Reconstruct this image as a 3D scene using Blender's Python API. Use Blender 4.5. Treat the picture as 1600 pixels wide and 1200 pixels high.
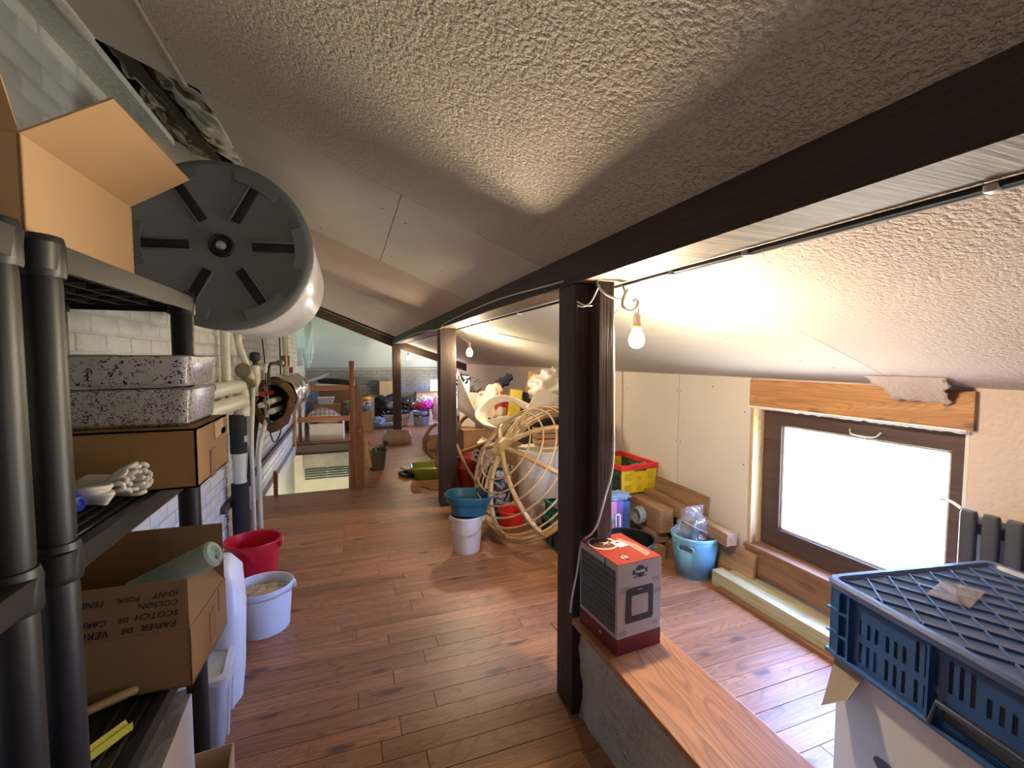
import bpy, bmesh, math, random
from mathutils import Vector, Matrix, Euler, noise
for o in list(bpy.data.objects): bpy.data.objects.remove(o)
scene = bpy.context.scene
COL = scene.collection
PI = math.pi
def rad(a): return math.radians(a)

# ------------------------------------------------------------------ camera, sky, exposure
cam_data = bpy.data.cameras.new('camera'); cam = bpy.data.objects.new('camera', cam_data); COL.objects.link(cam)
cam_data.sensor_width = 36.0; cam_data.lens = 36.0*700/1600; cam_data.clip_start = 0.02
cam.location = (0, 0, 1.5)
cam.rotation_euler = (rad(90-3.27), 0, rad(-19.99))
scene.camera = cam
vs = scene.view_settings
vs.view_transform = 'Standard'; vs.look = 'None'; vs.gamma = 1.0; vs.use_curve_mapping = False
vs.exposure = 0.48
world = bpy.data.worlds.new('sky'); scene.world = world; world.use_nodes = True
wn = world.node_tree.nodes; wn.clear()
wb = wn.new('ShaderNodeBackground'); wo = wn.new('ShaderNodeOutputWorld')
wt = wn.new('ShaderNodeTexCoord'); wsx = wn.new('ShaderNodeSeparateXYZ'); wr_ = wn.new('ShaderNodeValToRGB')
world.node_tree.links.new(wt.outputs['Generated'], wsx.inputs[0])
wmr = wn.new('ShaderNodeMapRange'); wmr.inputs['From Min'].default_value = -1.0
world.node_tree.links.new(wsx.outputs['Z'], wmr.inputs['Value']); world.node_tree.links.new(wmr.outputs[0], wr_.inputs[0])
for e_, (p_, c_) in zip(wr_.color_ramp.elements, ((0.49, (0.46, 0.44, 0.385, 1)), (0.51, (0.26, 0.43, 1.0, 1)))): e_.position = p_; e_.color = c_   # bright ground below, blue sky above
world.node_tree.links.new(wr_.outputs[0], wb.inputs['Color'])
wb.inputs['Strength'].default_value = 50.0
world.node_tree.links.new(wb.outputs[0], wo.inputs[0])
BULB_STRENGTH = (1230.0, 900.0, 450.0)
def portal(loc, rot, sx, sy):
    l = bpy.data.lights.new('window_portal', 'AREA'); l.shape = 'RECTANGLE'; l.size = sx; l.size_y = sy
    l.cycles.is_portal = True
    o = bpy.data.objects.new('window_portal', l); COL.objects.link(o); o.location = loc; o.rotation_euler = rot
portal((2.66, 1.63, 0.75), (0, rad(90), 0), 0.95, 1.1)
portal((2.66, 10.0, 0.72), (0, rad(90), 0), 0.85, 1.2)
portal((2.66, -.40, 0.75), (0, rad(90), 0), 0.95, 0.55)
portal((-1.28, 10.2, 1.72), (0, rad(-90), 0), 0.8, 1.0)

# ------------------------------------------------------------------ materials
MATS = {}
def new_mat(name):
    m = bpy.data.materials.new(name); m.use_nodes = True
    nt = m.node_tree; b = nt.nodes['Principled BSDF']
    return m, nt, b
def N(nt, t, **kw):
    n = nt.nodes.new(t)
    for k, v in kw.items():
        if k in n.inputs: n.inputs[k].default_value = v
        else: setattr(n, k, v)
    return n
def L(nt, a, b): nt.links.new(a, b)
def mixc(nt, fac, a, b, blend='MIX'):
    n = nt.nodes.new('ShaderNodeMix'); n.data_type = 'RGBA'; n.blend_type = blend
    if hasattr(fac, 'links'): L(nt, fac, n.inputs[0])
    else: n.inputs[0].default_value = fac
    for v, i in ((a, 6), (b, 7)):
        if hasattr(v, 'links'): L(nt, v, n.inputs[i])
        else: n.inputs[i].default_value = (*v[:3], 1)
    return n.outputs[2]
def ramp(nt, src, stops):
    r = nt.nodes.new('ShaderNodeValToRGB'); L(nt, src, r.inputs[0])
    e = r.color_ramp.elements
    while len(e) < len(stops): e.new(0.5)
    for i, (p, c) in enumerate(stops):
        e[i].position = p; e[i].color = (c, c, c, 1) if isinstance(c, (int, float)) else (*c, 1)
    return r.outputs[0]
def coords(nt, scale=(1, 1, 1), rnd=False):
    tc = nt.nodes.new('ShaderNodeTexCoord'); mp = nt.nodes.new('ShaderNodeMapping')
    mp.inputs['Scale'].default_value = scale
    if rnd:
        oi = nt.nodes.new('ShaderNodeObjectInfo')
        ml = N(nt, 'ShaderNodeVectorMath', operation='SCALE'); ml.inputs[0].default_value = (31.7, 17.3, 53.1)
        L(nt, oi.outputs['Random'], ml.inputs['Scale'])
        ad = N(nt, 'ShaderNodeVectorMath', operation='ADD')
        L(nt, tc.outputs['Object'], ad.inputs[0]); L(nt, ml.outputs[0], ad.inputs[1])
        L(nt, ad.outputs[0], mp.inputs[0])
    else: L(nt, tc.outputs['Object'], mp.inputs[0])
    return mp.outputs[0]
def mat(name, col=None, rough=0.5, metal=0.0, var=0.12, vscale=6.0, bump=0.0, bscale=60.0, trans=0.0, alpha=1.0, spec=0.5, sheen=0.0):
    if name in MATS: return MATS[name]
    m, nt, b = new_mat(name)
    v = coords(nt)
    n = N(nt, 'ShaderNodeTexNoise', Scale=vscale, Detail=5.0, Roughness=0.6); L(nt, v, n.inputs['Vector'])
    f = ramp(nt, n.outputs[0], [(0.3, 0.0), (0.7, 1.0)])
    dark = tuple(c*(1-var) for c in col[:3]); light = tuple(min(1, c*(1+var*0.6)) for c in col[:3])
    L(nt, mixc(nt, f, dark, light), b.inputs['Base Color'])
    b.inputs['Roughness'].default_value = rough; b.inputs['Metallic'].default_value = metal
    b.inputs['Specular IOR Level'].default_value = spec
    if trans: b.inputs['Transmission Weight'].default_value = trans
    if alpha < 1: b.inputs['Alpha'].default_value = alpha
    if bump:
        n2 = N(nt, 'ShaderNodeTexNoise', Scale=bscale, Detail=4.0); L(nt, v, n2.inputs['Vector'])
        bp = N(nt, 'ShaderNodeBump', Strength=bump, Distance=0.01); L(nt, n2.outputs[0], bp.inputs['Height'])
        L(nt, bp.outputs[0], b.inputs['Normal'])
    MATS[name] = m
    return m
def wood(name, c1, c2, axis=0, rough=0.45, knots=0.0, grain=1.0, rnd=True, var=0.25, bump=0.15, scuff=0.0, knotcol=(0.05, 0.03, 0.03), rings=0.0):
    if name in MATS: return MATS[name]
    m, nt, b = new_mat(name)
    sc = [22.0, 22.0, 22.0]; sc[axis] = 1.3
    v = coords(nt, tuple(sc), rnd)
    n = N(nt, 'ShaderNodeTexNoise', Scale=1.0*grain, Detail=7.0, Roughness=0.62, Distortion=0.9); L(nt, v, n.inputs['Vector'])
    f = ramp(nt, n.outputs[0], [(0.30, 0.0), (0.52, 0.55), (0.72, 1.0)])
    c = mixc(nt, f, c1, c2)
    sc2 = [60.0, 60.0, 60.0]; sc2[axis] = 2.0
    v2 = coords(nt, tuple(sc2), rnd)
    n2 = N(nt, 'ShaderNodeTexNoise', Scale=2.0, Detail=3.0); L(nt, v2, n2.inputs['Vector'])
    c = mixc(nt, ramp(nt, n2.outputs[0], [(0.42, 0.30), (0.6, 0.0)]), c, tuple(x*0.45 for x in c1))
    if rings:
        sr = [7.0, 7.0, 7.0]; sr[axis] = 1.15
        nr = N(nt, 'ShaderNodeTexNoise', Scale=1.0, Detail=1.5, Roughness=0.4, Distortion=0.3); L(nt, coords(nt, tuple(sr), rnd), nr.inputs['Vector'])
        mu = N(nt, 'ShaderNodeMath', operation='MULTIPLY'); L(nt, nr.outputs[0], mu.inputs[0]); mu.inputs[1].default_value = 26.0
        fr = N(nt, 'ShaderNodeMath', operation='FRACT'); L(nt, mu.outputs[0], fr.inputs[0])
        c = mixc(nt, ramp(nt, fr.outputs[0], [(0.0, rings), (0.12, 0.0), (0.70, 0.0), (1.0, rings)]), c, tuple(x*0.42 for x in c1))
    if rnd:
        oi = nt.nodes.new('ShaderNodeObjectInfo')
        hs = nt.nodes.new('ShaderNodeHueSaturation')
        mr = N(nt, 'ShaderNodeMapRange'); mr.inputs['To Min'].default_value = 1-var; mr.inputs['To Max'].default_value = 1+var*0.8
        L(nt, oi.outputs['Random'], mr.inputs['Value']); L(nt, mr.outputs[0], hs.inputs['Value']); L(nt, c, hs.inputs['Color'])
        c = hs.outputs[0]
    if knots:
        sk = [9.0, 9.0, 9.0]; sk[axis] = 3.4
        v3 = coords(nt, tuple(sk), rnd)
        vo = N(nt, 'ShaderNodeTexVoronoi', Scale=0.75); L(nt, v3, vo.inputs['Vector'])
        nz = N(nt, 'ShaderNodeTexNoise', Scale=6.0); L(nt, v3, nz.inputs['Vector'])
        ad = N(nt, 'ShaderNodeMath', operation='MULTIPLY_ADD'); L(nt, nz.outputs[0], ad.inputs[0]); ad.inputs[1].default_value = 0.12; L(nt, vo.outputs['Distance'], ad.inputs[2])
        c = mixc(nt, ramp(nt, ad.outputs[0], [(0.10, knots), (0.17, knots*0.75), (0.24, 0.0)]), c, knotcol)
    if scuff:
        v4 = coords(nt, (1, 1, 1), rnd)
        n4 = N(nt, 'ShaderNodeTexNoise', Scale=5.0, Detail=9.0, Roughness=0.75); L(nt, v4, n4.inputs['Vector'])
        c = mixc(nt, ramp(nt, n4.outputs[0], [(0.56, 0.0), (0.72, scuff)]), c, (0.50, 0.42, 0.38))
    L(nt, c, b.inputs['Base Color'])
    b.inputs['Roughness'].default_value = rough
    bp = N(nt, 'ShaderNodeBump', Strength=bump, Distance=0.004); L(nt, n2.outputs[0], bp.inputs['Height']); L(nt, bp.outputs[0], b.inputs['Normal'])
    MATS[name] = m
    return m
def plaster(name, col, scale, strength, dist=0.012, var=0.10, rough=0.9, rough_dots=True):
    if name in MATS: return MATS[name]
    m, nt, b = new_mat(name)
    v = coords(nt)
    n1 = N(nt, 'ShaderNodeTexNoise', Scale=scale, Detail=3.0, Roughness=0.55); L(nt, v, n1.inputs['Vector'])
    h = ramp(nt, n1.outputs[0], [(0.34, 0.0), (0.50, 0.75), (0.66, 1.0)])
    bp = N(nt, 'ShaderNodeBump', Strength=strength, Distance=dist); L(nt, h, bp.inputs['Height']); L(nt, bp.outputs[0], b.inputs['Normal'])
    n2 = N(nt, 'ShaderNodeTexNoise', Scale=2.2, Detail=5.0); L(nt, v, n2.inputs['Vector'])
    c = mixc(nt, ramp(nt, n2.outputs[0], [(0.3, 0.0), (0.7, 1.0)]), tuple(x*(1-var) for x in col), col)
    L(nt, c, b.inputs['Base Color']); b.inputs['Roughness'].default_value = rough
    b.inputs['Specular IOR Level'].default_value = 0.2
    MATS[name] = m
    return m
def emit(name, col, strength):
    m, nt, b = new_mat(name)
    b.inputs['Base Color'].default_value = (*col, 1)
    b.inputs['Emission Color'].default_value = (*col, 1); b.inputs['Emission Strength'].default_value = strength
    return m
def glass(name, tint=(1, 1, 1), gloss=0.08, rough=0.02, milky=0.0, milk=(0.9, 0.9, 0.92), bump=0.0):
    if name in MATS: return MATS[name]
    m, nt, b = new_mat(name); nt.nodes.remove(b)
    out = nt.nodes['Material Output']
    t = N(nt, 'ShaderNodeBsdfTransparent'); t.inputs[0].default_value = (*tint, 1)
    g = N(nt, 'ShaderNodeBsdfGlossy', Roughness=rough)
    mx = nt.nodes.new('ShaderNodeMixShader'); mx.inputs[0].default_value = gloss
    L(nt, t.outputs[0], mx.inputs[1]); L(nt, g.outputs[0], mx.inputs[2])
    last = mx.outputs[0]
    if bump:
        n = N(nt, 'ShaderNodeTexNoise', Scale=14.0, Detail=4.0); L(nt, coords(nt), n.inputs['Vector'])
        bp = N(nt, 'ShaderNodeBump', Strength=bump, Distance=0.03); L(nt, n.outputs[0], bp.inputs['Height']); L(nt, bp.outputs[0], g.inputs['Normal'])
    if milky:
        d = N(nt, 'ShaderNodeBsdfDiffuse'); d.inputs[0].default_value = (*milk, 1)
        m2 = nt.nodes.new('ShaderNodeMixShader'); m2.inputs[0].default_value = milky
        L(nt, last, m2.inputs[1]); L(nt, d.outputs[0], m2.inputs[2]); last = m2.outputs[0]
    L(nt, last, out.inputs[0])
    MATS[name] = m
    return m
def pattern(name, kind, cols, scale=20.0, rough=0.5, metal=0.0):
    """fleck / check / dots / speckle print"""
    if name in MATS: return MATS[name]
    m, nt, b = new_mat(name)
    v = coords(nt)
    c = tuple(cols[0])
    if kind == 'fleck':
        for i, cc in enumerate(cols[1:]):
            vo = N(nt, 'ShaderNodeTexVoronoi', Scale=scale*(1+0.35*i)); vo.inputs['Randomness'].default_value = 1.0
            mp = nt.nodes.new('ShaderNodeMapping'); mp.inputs['Rotation'].default_value = (0.3*i, 0.5*i, 0.9*i+0.4); mp.inputs['Scale'].default_value = (0.8, 0.9, 1.7)
            nz = N(nt, 'ShaderNodeTexNoise', Scale=scale*0.9); L(nt, v, nz.inputs['Vector'])
            av = mixc(nt, 0.06, v, nz.outputs['Color'])
            L(nt, av, mp.inputs[0]); L(nt, mp.outputs[0], vo.inputs['Vector'])
            c = mixc(nt, ramp(nt, vo.outputs['Distance'], [(0.24, 1.0), (0.29, 0.0)]), c, cc)
    elif kind == 'check':
        sx = N(nt, 'ShaderNodeSeparateXYZ'); L(nt, v, sx.inputs[0])
        for ax in (0, 1, 2):
            ml = N(nt, 'ShaderNodeMath', operation='MULTIPLY'); L(nt, sx.outputs[ax], ml.inputs[0]); ml.inputs[1].default_value = scale
            fr = N(nt, 'ShaderNodeMath', operation='FRACT'); L(nt, ml.outputs[0], fr.inputs[0])
            c = mixc(nt, ramp(nt, fr.outputs[0], [(0.48, 0.0), (0.52, 0.42)]), c, cols[1])
    elif kind == 'dots':
        vo = N(nt, 'ShaderNodeTexVoronoi', Scale=scale); vo.inputs['Randomness'].default_value = 0.35; L(nt, v, vo.inputs['Vector'])
        c = mixc(nt, ramp(nt, vo.outputs['Distance'], [(0.24, 1.0), (0.30, 0.0)]), c, cols[1])
    elif kind == 'patch':
        for i, cc in enumerate(cols[1:]):
            nz = N(nt, 'ShaderNodeTexNoise', Scale=scale*(1+0.5*i), Detail=1.0); L(nt, v, nz.inputs['Vector'])
            mp = N(nt, 'ShaderNodeVectorMath', operation='ADD'); mp.inputs[1].default_value = (7.1*i, 3.3*i, 1.7*i); L(nt, v, mp.inputs[0]); L(nt, mp.outputs[0], nz.inputs['Vector'])
            c = mixc(nt, ramp(nt, nz.outputs[0], [(0.54, 0.0), (0.58, 1.0)]), c, cc)
    L(nt, c if hasattr(c, 'links') else mixc(nt, 0.0, c, c), b.inputs['Base Color'])
    b.inputs['Roughness'].default_value = rough; b.inputs['Metallic'].default_value = metal
    MATS[name] = m
    return m

# ------------------------------------------------------------------ mesh builder
class MB:
    def __init__(s): s.bm = bmesh.new()
    def box(s, c, size, rot=(0, 0, 0), bev=0.0):
        M = Matrix.Translation(c) @ Euler(rot).to_matrix().to_4x4() @ Matrix.Diagonal((*size, 1))
        r = bmesh.ops.create_cube(s.bm, size=1.0, matrix=M)
        if bev:
            es = list({e for v in r['verts'] for e in v.link_edges})
            bmesh.ops.bevel(s.bm, geom=es, offset=bev, segments=2, affect='EDGES', profile=0.5)
        return s
    def span(s, a, b, bev=0.0):
        return s.box([(a[i]+b[i])/2 for i in range(3)], [abs(b[i]-a[i]) for i in range(3)], bev=bev)
    def face(s, pts):
        vs = [s.bm.verts.new(p) for p in pts]
        try: s.bm.faces.new(vs)
        except ValueError: pass
        return s
    def slab(s, pts, off):
        """closed prism: polygon pts extruded by vector off"""
        off = Vector(off)
        a = [s.bm.verts.new(p) for p in pts]; b = [s.bm.verts.new(Vector(p)+off) for p in pts]
        n = len(a)
        s.bm.faces.new(a[::-1]); s.bm.faces.new(b)
        for i in range(n): s.bm.faces.new((a[i], a[(i+1) % n], b[(i+1) % n], b[i]))
        return s
    def rings(s, rings, cap0=True, cap1=True, closed=False):
        R = [[s.bm.verts.new(p) for p in r] for r in rings]
        n = len(R[0]); K = len(R)
        for k in range(K if closed else K-1):
            a, b = R[k], R[(k+1) % K]
            for i in range(n): s.bm.faces.new((a[i], a[(i+1) % n], b[(i+1) % n], b[i]))
        if not closed:
            if cap0: s.bm.faces.new(R[0][::-1])
            if cap1: s.bm.faces.new(R[-1])
        return s
    def lathe(s, prof, n=28, at=(0, 0, 0), sx=1.0, sy=1.0, rot=(0, 0, 0), cap0=True, cap1=True):
        M = Matrix.Translation(at) @ Euler(rot).to_matrix().to_4x4()
        rs = []
        for r, z in prof:
            r = max(r, 0.0005)
            rs.append([M @ Vector((r*sx*math.cos(2*PI*i/n), r*sy*math.sin(2*PI*i/n), z)) for i in range(n)])
        return s.rings(rs, cap0, cap1)
    def tube(s, pts, r, n=8, closed=False, flat=1.0):
        pts = [Vector(p) for p in pts]; K = len(pts)
        rr = r if isinstance(r, (list, tuple)) else [r]*K
        T = []
        for i in range(K):
            if closed: t = pts[(i+1) % K]-pts[i-1]
            else: t = pts[min(i+1, K-1)]-pts[max(i-1, 0)]
            T.append(t.normalized() if t.length > 1e-9 else Vector((0, 0, 1)))
        ref = Vector((0, 0, 1)) if abs(T[0].z) < 0.9 else Vector((1, 0, 0))
        u = T[0].cross(ref).normalized(); rs = []
        for i in range(K):
            u = (u - T[i]*u.dot(T[i]))
            u = u.normalized() if u.length > 1e-6 else T[i].orthogonal().normalized()
            w = T[i].cross(u)
            rs.append([pts[i] + u*(rr[i]*math.cos(2*PI*j/n)) + w*(rr[i]*flat*math.sin(2*PI*j/n)) for j in range(n)])
        return s.rings(rs, closed=closed)
    def cyl(s, a, b, r, r2=None, n=16): return s.tube([a, b], [r, r if r2 is None else r2], n)
    def rrect(s, levels, n=6, cap0=True, cap1=True):
        """stack of rounded rectangles: (cx,cy,z,halfx,halfy,corner)"""
        rs = []
        for cx, cy, z, hx, hy, cr in levels:
            ring = []
            for qx, qy, a0 in ((1, 1, 0), (-1, 1, 90), (-1, -1, 180), (1, -1, 270)):
                for k in range(n+1):
                    a = rad(a0+90.0*k/n)
                    ring.append((cx+qx*(hx-cr)+cr*math.cos(a), cy+qy*(hy-cr)+cr*math.sin(a), z))
            rs.append(ring)
        return s.rings(rs, cap0, cap1)
    def blob(s, c, r, amp=0.15, freq=2.0, seed=0, nu=20, nv=12, rot=(0, 0, 0), flatz=None):
        M = Euler(rot).to_matrix(); off = Vector((seed*3.7, seed*1.3, seed*7.9)); rs = []
        for j in range(nv+1):
            th = PI*(j+0.02)/(nv+0.04); ring = []
            for i in range(nu):
                ph = 2*PI*i/nu
                d = Vector((math.sin(th)*math.cos(ph), math.sin(th)*math.sin(ph), -math.cos(th)))
                k = 1 + amp*noise.noise(d*freq+off)*1.6 + amp*0.6*noise.noise(d*freq*2.7+off)
                p = M @ Vector((d.x*r[0]*k, d.y*r[1]*k, d.z*r[2]*k)) + Vector(c)
                if flatz is not None and p.z < flatz: p.z = flatz + 0.0005*d.z
                ring.append(p)
            rs.append(ring)
        return s.rings(rs)
    def grid(s, f, nu, nv, thick=0.0):
        V = [[s.bm.verts.new(f(i/nu, j/nv)) for j in range(nv+1)] for i in range(nu+1)]
        for i in range(nu):
            for j in range(nv): s.bm.faces.new((V[i][j], V[i+1][j], V[i+1][j+1], V[i][j+1]))
        return s
    def plate(s, w, h, t, holes, M=Matrix()):
        """w x h plate in XZ (x from 0, z from 0), thickness t along +Y, rectangular holes (x0,z0,x1,z1)"""
        xs = sorted({0.0, w, *[round(q[0], 5) for q in holes], *[round(q[2], 5) for q in holes]})
        zs = sorted({0.0, h, *[round(q[1], 5) for q in holes], *[round(q[3], 5) for q in holes]})
        nx, nz = len(xs)-1, len(zs)-1
        def solid(i, j):
            if i < 0 or j < 0 or i >= nx or j >= nz: return False
            cx, cz = (xs[i]+xs[i+1])/2, (zs[j]+zs[j+1])/2
            return not any(q[0] < cx < q[2] and q[1] < cz < q[3] for q in holes)
        cache = {}
        def V(i, j, k):
            if (i, j, k) not in cache: cache[(i, j, k)] = s.bm.verts.new(M @ Vector((xs[i], k*t, zs[j])))
            return cache[(i, j, k)]
        for i in range(nx):
            for j in range(nz):
                if not solid(i, j): continue
                s.bm.faces.new((V(i, j, 0), V(i+1, j, 0), V(i+1, j+1, 0), V(i, j+1, 0)))
                s.bm.faces.new((V(i, j, 1), V(i, j+1, 1), V(i+1, j+1, 1), V(i+1, j, 1)))
                if not solid(i-1, j): s.bm.faces.new((V(i, j, 0), V(i, j+1, 0), V(i, j+1, 1), V(i, j, 1)))
                if not solid(i+1, j): s.bm.faces.new((V(i+1, j, 0), V(i+1, j, 1), V(i+1, j+1, 1), V(i+1, j+1, 0)))
                if not solid(i, j-1): s.bm.faces.new((V(i, j, 0), V(i, j, 1), V(i+1, j, 1), V(i+1, j, 0)))
                if not solid(i, j+1): s.bm.faces.new((V(i, j+1, 0), V(i+1, j+1, 0), V(i+1, j+1, 1), V(i, j+1, 1)))
        return s
    def mesh(s, name, m, smooth=True, angle=0.7):
        bmesh.ops.recalc_face_normals(s.bm, faces=s.bm.faces[:])
        me = bpy.data.meshes.new(name); s.bm.to_mesh(me); s.bm.free()
        me.materials.append(m)
        if smooth:
            for p in me.polygons: p.use_smooth = True
            me.set_sharp_from_angle(angle=angle)
        return me
    def build(s, name, m, parent=None, smooth=True, angle=0.7, label=None, thick=0.0):
        o = bpy.data.objects.new(name, s.mesh(name, m, smooth, angle)); COL.objects.link(o)
        if parent: o.parent = parent
        if label: o['label'] = label
        if thick:
            md = o.modifiers.new('thickness', 'SOLIDIFY'); md.thickness = thick; md.offset = 0
        return o
def thing(name, label, cat, loc=(0, 0, 0), rotz=0.0, group=None, rot=None):
    o = bpy.data.objects.new(name, None); COL.objects.link(o); o.empty_display_size = 0.05
    o.location = loc; o.rotation_euler = rot if rot else (0, 0, rad(rotz))
    o['label'] = label; o['category'] = cat
    if group: o['group'] = group
    return o
def tag(o, label, cat, group=None):
    o['label'] = label; o['category'] = cat
    if group: o['group'] = group
    return o
def struct(o):
    o['kind'] = 'structure'; return o
def piece(name, me, parent, M):
    o = bpy.data.objects.new(name, me); COL.objects.link(o); o.parent = parent; o.matrix_local = M
    return o
def text(parent, name, body, size, m, M, align='CENTER', shear=0.0, space=1.0, ext=0.0004, bold=0.0):
    c = bpy.data.curves.new(name, 'FONT'); c.body = body; c.size = size; c.align_x = align; c.align_y = 'CENTER'
    c.extrude = ext; c.shear = shear; c.space_character = space; c.offset = bold; c.resolution_u = 3
    t = bpy.data.objects.new(name, c); COL.objects.link(t)
    bpy.context.view_layer.update()
    me = bpy.data.meshes.new_from_object(t); bpy.data.objects.remove(t)
    me.materials.clear(); me.materials.append(m)
    o = bpy.data.objects.new(name, me); COL.objects.link(o); o.parent = parent; o.matrix_local = M
    return o
def frame_of(x, y, o):
    """matrix with local x axis along x, local y along y, at o"""
    x = Vector(x).normalized(); y = Vector(y); y = (y - x*y.dot(x)).normalized(); z = x.cross(y)
    M = Matrix((x, y, z)).transposed().to_4x4(); M.translation = o
    return M
def bez(p, n=12):
    """smooth Catmull-Rom curve through points"""
    p = [Vector(q) for q in p]; out = []
    P = [p[0]*2-p[1]] + p + [p[-1]*2-p[-2]]
    for i in range(1, len(P)-2):
        for k in range(n):
            t = k/n; a, b, c, d = P[i-1], P[i], P[i+1], P[i+2]
            out.append(0.5*((2*b)+(c-a)*t+(2*a-5*b+4*c-d)*t*t+(3*b-a-3*c+d)*t**3))
    out.append(p[-1])
    return out
RND = random.Random(7)

# ------------------------------------------------------------------ palette
pine_floor = wood('floor pine', (0.26, 0.115, 0.055), (0.46, 0.215, 0.108), 0, 0.42, 0.85, 1.0, True, 0.22, 0.15, 0.28, (0.05, 0.03, 0.035), 0.5)
dark_beam = wood('dark stained beam', (0.022, 0.012, 0.009), (0.068, 0.036, 0.024), 1, 0.6, 0.0, 1.2, True, 0.1, 0.5)
dark_post = wood('dark stained post', (0.016, 0.008, 0.0055), (0.052, 0.026, 0.016), 2, 0.55, 0.0, 1.2, True, 0.1, 0.5)
dark_rafter = wood('dark rafter', (0.05, 0.033, 0.022), (0.15, 0.10, 0.065), 0, 0.7, 0.0, 1.2, True, 0.1, 0.5)
rail_wood = wood('orange rail wood', (0.24, 0.085, 0.028), (0.40, 0.16, 0.055), 0, 0.42, 0.0, 1.0, True, 0.12)
rail_post = wood('orange rail post wood', (0.22, 0.08, 0.026), (0.38, 0.15, 0.05), 2, 0.42, 0.0, 1.0, True, 0.12)
cap_wood = wood('cap board pine', (0.36, 0.155, 0.065), (0.52, 0.25, 0.12), 1, 0.38, 0.8, 0.8, True, 0.05, 0.1, 0.1, (0.05, 0.03, 0.03), 0.6)
pale_pine = wood('pale pine jamb', (0.62, 0.44, 0.20), (0.80, 0.62, 0.34), 2, 0.5, 0.8, 0.8, True, 0.08, rings=0.4)
orange_pine = wood('orange pine lintel', (0.36, 0.155, 0.055), (0.52, 0.27, 0.11), 1, 0.5, 0.7, 0.8, True, 0.08, rings=0.35)
sill_wood = wood('brown sill board', (0.16, 0.075, 0.035), (0.34, 0.18, 0.09), 1, 0.5, 0.4, 1.0, True, 0.1)
lumber_wood = wood('old lumber', (0.24, 0.13, 0.065), (0.46, 0.28, 0.15), 1, 0.6, 0.3, 1.0, True, 0.22)
green_wood = wood('green treated timber', (0.38, 0.36, 0.20), (0.58, 0.56, 0.36), 1, 0.5, 0.25, 0.9, True, 0.06)
win_wood = wood('dark window frame wood', (0.050, 0.028, 0.022), (0.10, 0.060, 0.048), 1, 0.45, 0.0, 1.0, False)
crate_wood = wood('plain crate wood', (0.40, 0.22, 0.10), (0.60, 0.36, 0.18), 0, 0.6)
card = mat('cardboard', (0.46, 0.29, 0.145), 0.75, var=0.08, vscale=3)
card_b = mat('brown cardboard', (0.35, 0.20, 0.088), 0.75, var=0.1, vscale=3)
card_d = mat('dark cardboard', (0.27, 0.15, 0.068), 0.8, var=0.1, vscale=3)
card_l = mat('light cardboard', (0.62, 0.46, 0.29), 0.75, var=0.08, vscale=3)
card_w = mat('whitened carton', (0.66, 0.60, 0.53), 0.7, var=0.05, vscale=3)
tape = mat('parcel tape', (0.36, 0.20, 0.08), 0.25, var=0.05)
black_pl = mat('black shelf plastic', (0.007, 0.0075, 0.0085), 0.44, var=0.15, bump=0.04, bscale=260)
white_pl = mat('white plastic', (0.80, 0.80, 0.80), 0.35, var=0.05)
white_en = mat('white enamel', (0.82, 0.81, 0.79), 0.22, var=0.03)
grey_cap = mat('grey heater cap', (0.165, 0.175, 0.172), 0.42, var=0.08, bump=0.1, bscale=200)
grey_dark = mat('dark recess', (0.008, 0.008, 0.008), 0.6)
pipe_w = mat('painted white pipe', (0.66, 0.66, 0.56), 0.4, var=0.1)
copper = mat('copper', (0.55, 0.28, 0.14), 0.35, 0.9)
brass = mat('aged brass', (0.30, 0.25, 0.15), 0.35, 0.6)
steel = mat('steel', (0.55, 0.55, 0.55), 0.3, 0.9)
black_rb = mat('black rubber', (0.012, 0.012, 0.013), 0.6)
red_pl = mat('red plastic', (0.62, 0.015, 0.035), 0.3, var=0.05)
ink = mat('black ink', (0.012, 0.010, 0.010), 0.8)
brick_m = plaster('white painted brick', (0.66, 0.67, 0.64), 38.0, 0.45, 0.008, 0.16, 0.75)
mortar_m = plaster('painted mortar', (0.58, 0.59, 0.56), 60.0, 0.4, 0.006, 0.2, 0.8)
grey_brick = plaster('grey painted brick', (0.36, 0.36, 0.34), 30.0, 0.4, 0.008, 0.2, 0.8)
ceil_tex = plaster('stippled ceiling', (0.70, 0.655, 0.58), 90.0, 0.9, 0.008, 0.06, 0.9)
ceil_tex_p = plaster('stippled pink ceiling', (0.68, 0.58, 0.52), 85.0, 0.9, 0.007, 0.06, 0.9)
ceil_smooth = plaster('smooth ceiling board', (0.66, 0.63, 0.565), 120.0, 0.12, 0.004, 0.07, 0.85)
ceil_pink = plaster('pinkish ceiling board', (0.60, 0.50, 0.43), 110.0, 0.12, 0.004, 0.10, 0.85)
ceil_white = plaster('white ceiling board', (0.52, 0.50, 0.445), 110.0, 0.08, 0.003, 0.05, 0.8)
wall_board = plaster('plain plasterboard', (0.66, 0.61, 0.54), 90.0, 0.06, 0.003, 0.06, 0.85)
wall_pinkish = plaster('pinkish plaster', (0.66, 0.55, 0.48), 40.0, 0.35, 0.006, 0.08, 0.9)
rough_plaster = plaster('rough grey plaster', (0.52, 0.53, 0.47), 14.0, 0.8, 0.02, 0.25, 0.95)
hip_plaster = plaster('pale green plaster', (0.62, 0.70, 0.68), 60.0, 0.08, 0.004, 0.06, 0.8)
deck_m = wood('dark roof deck', (0.02, 0.014, 0.010), (0.05, 0.035, 0.025), 1, 0.8, 0.0)

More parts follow.
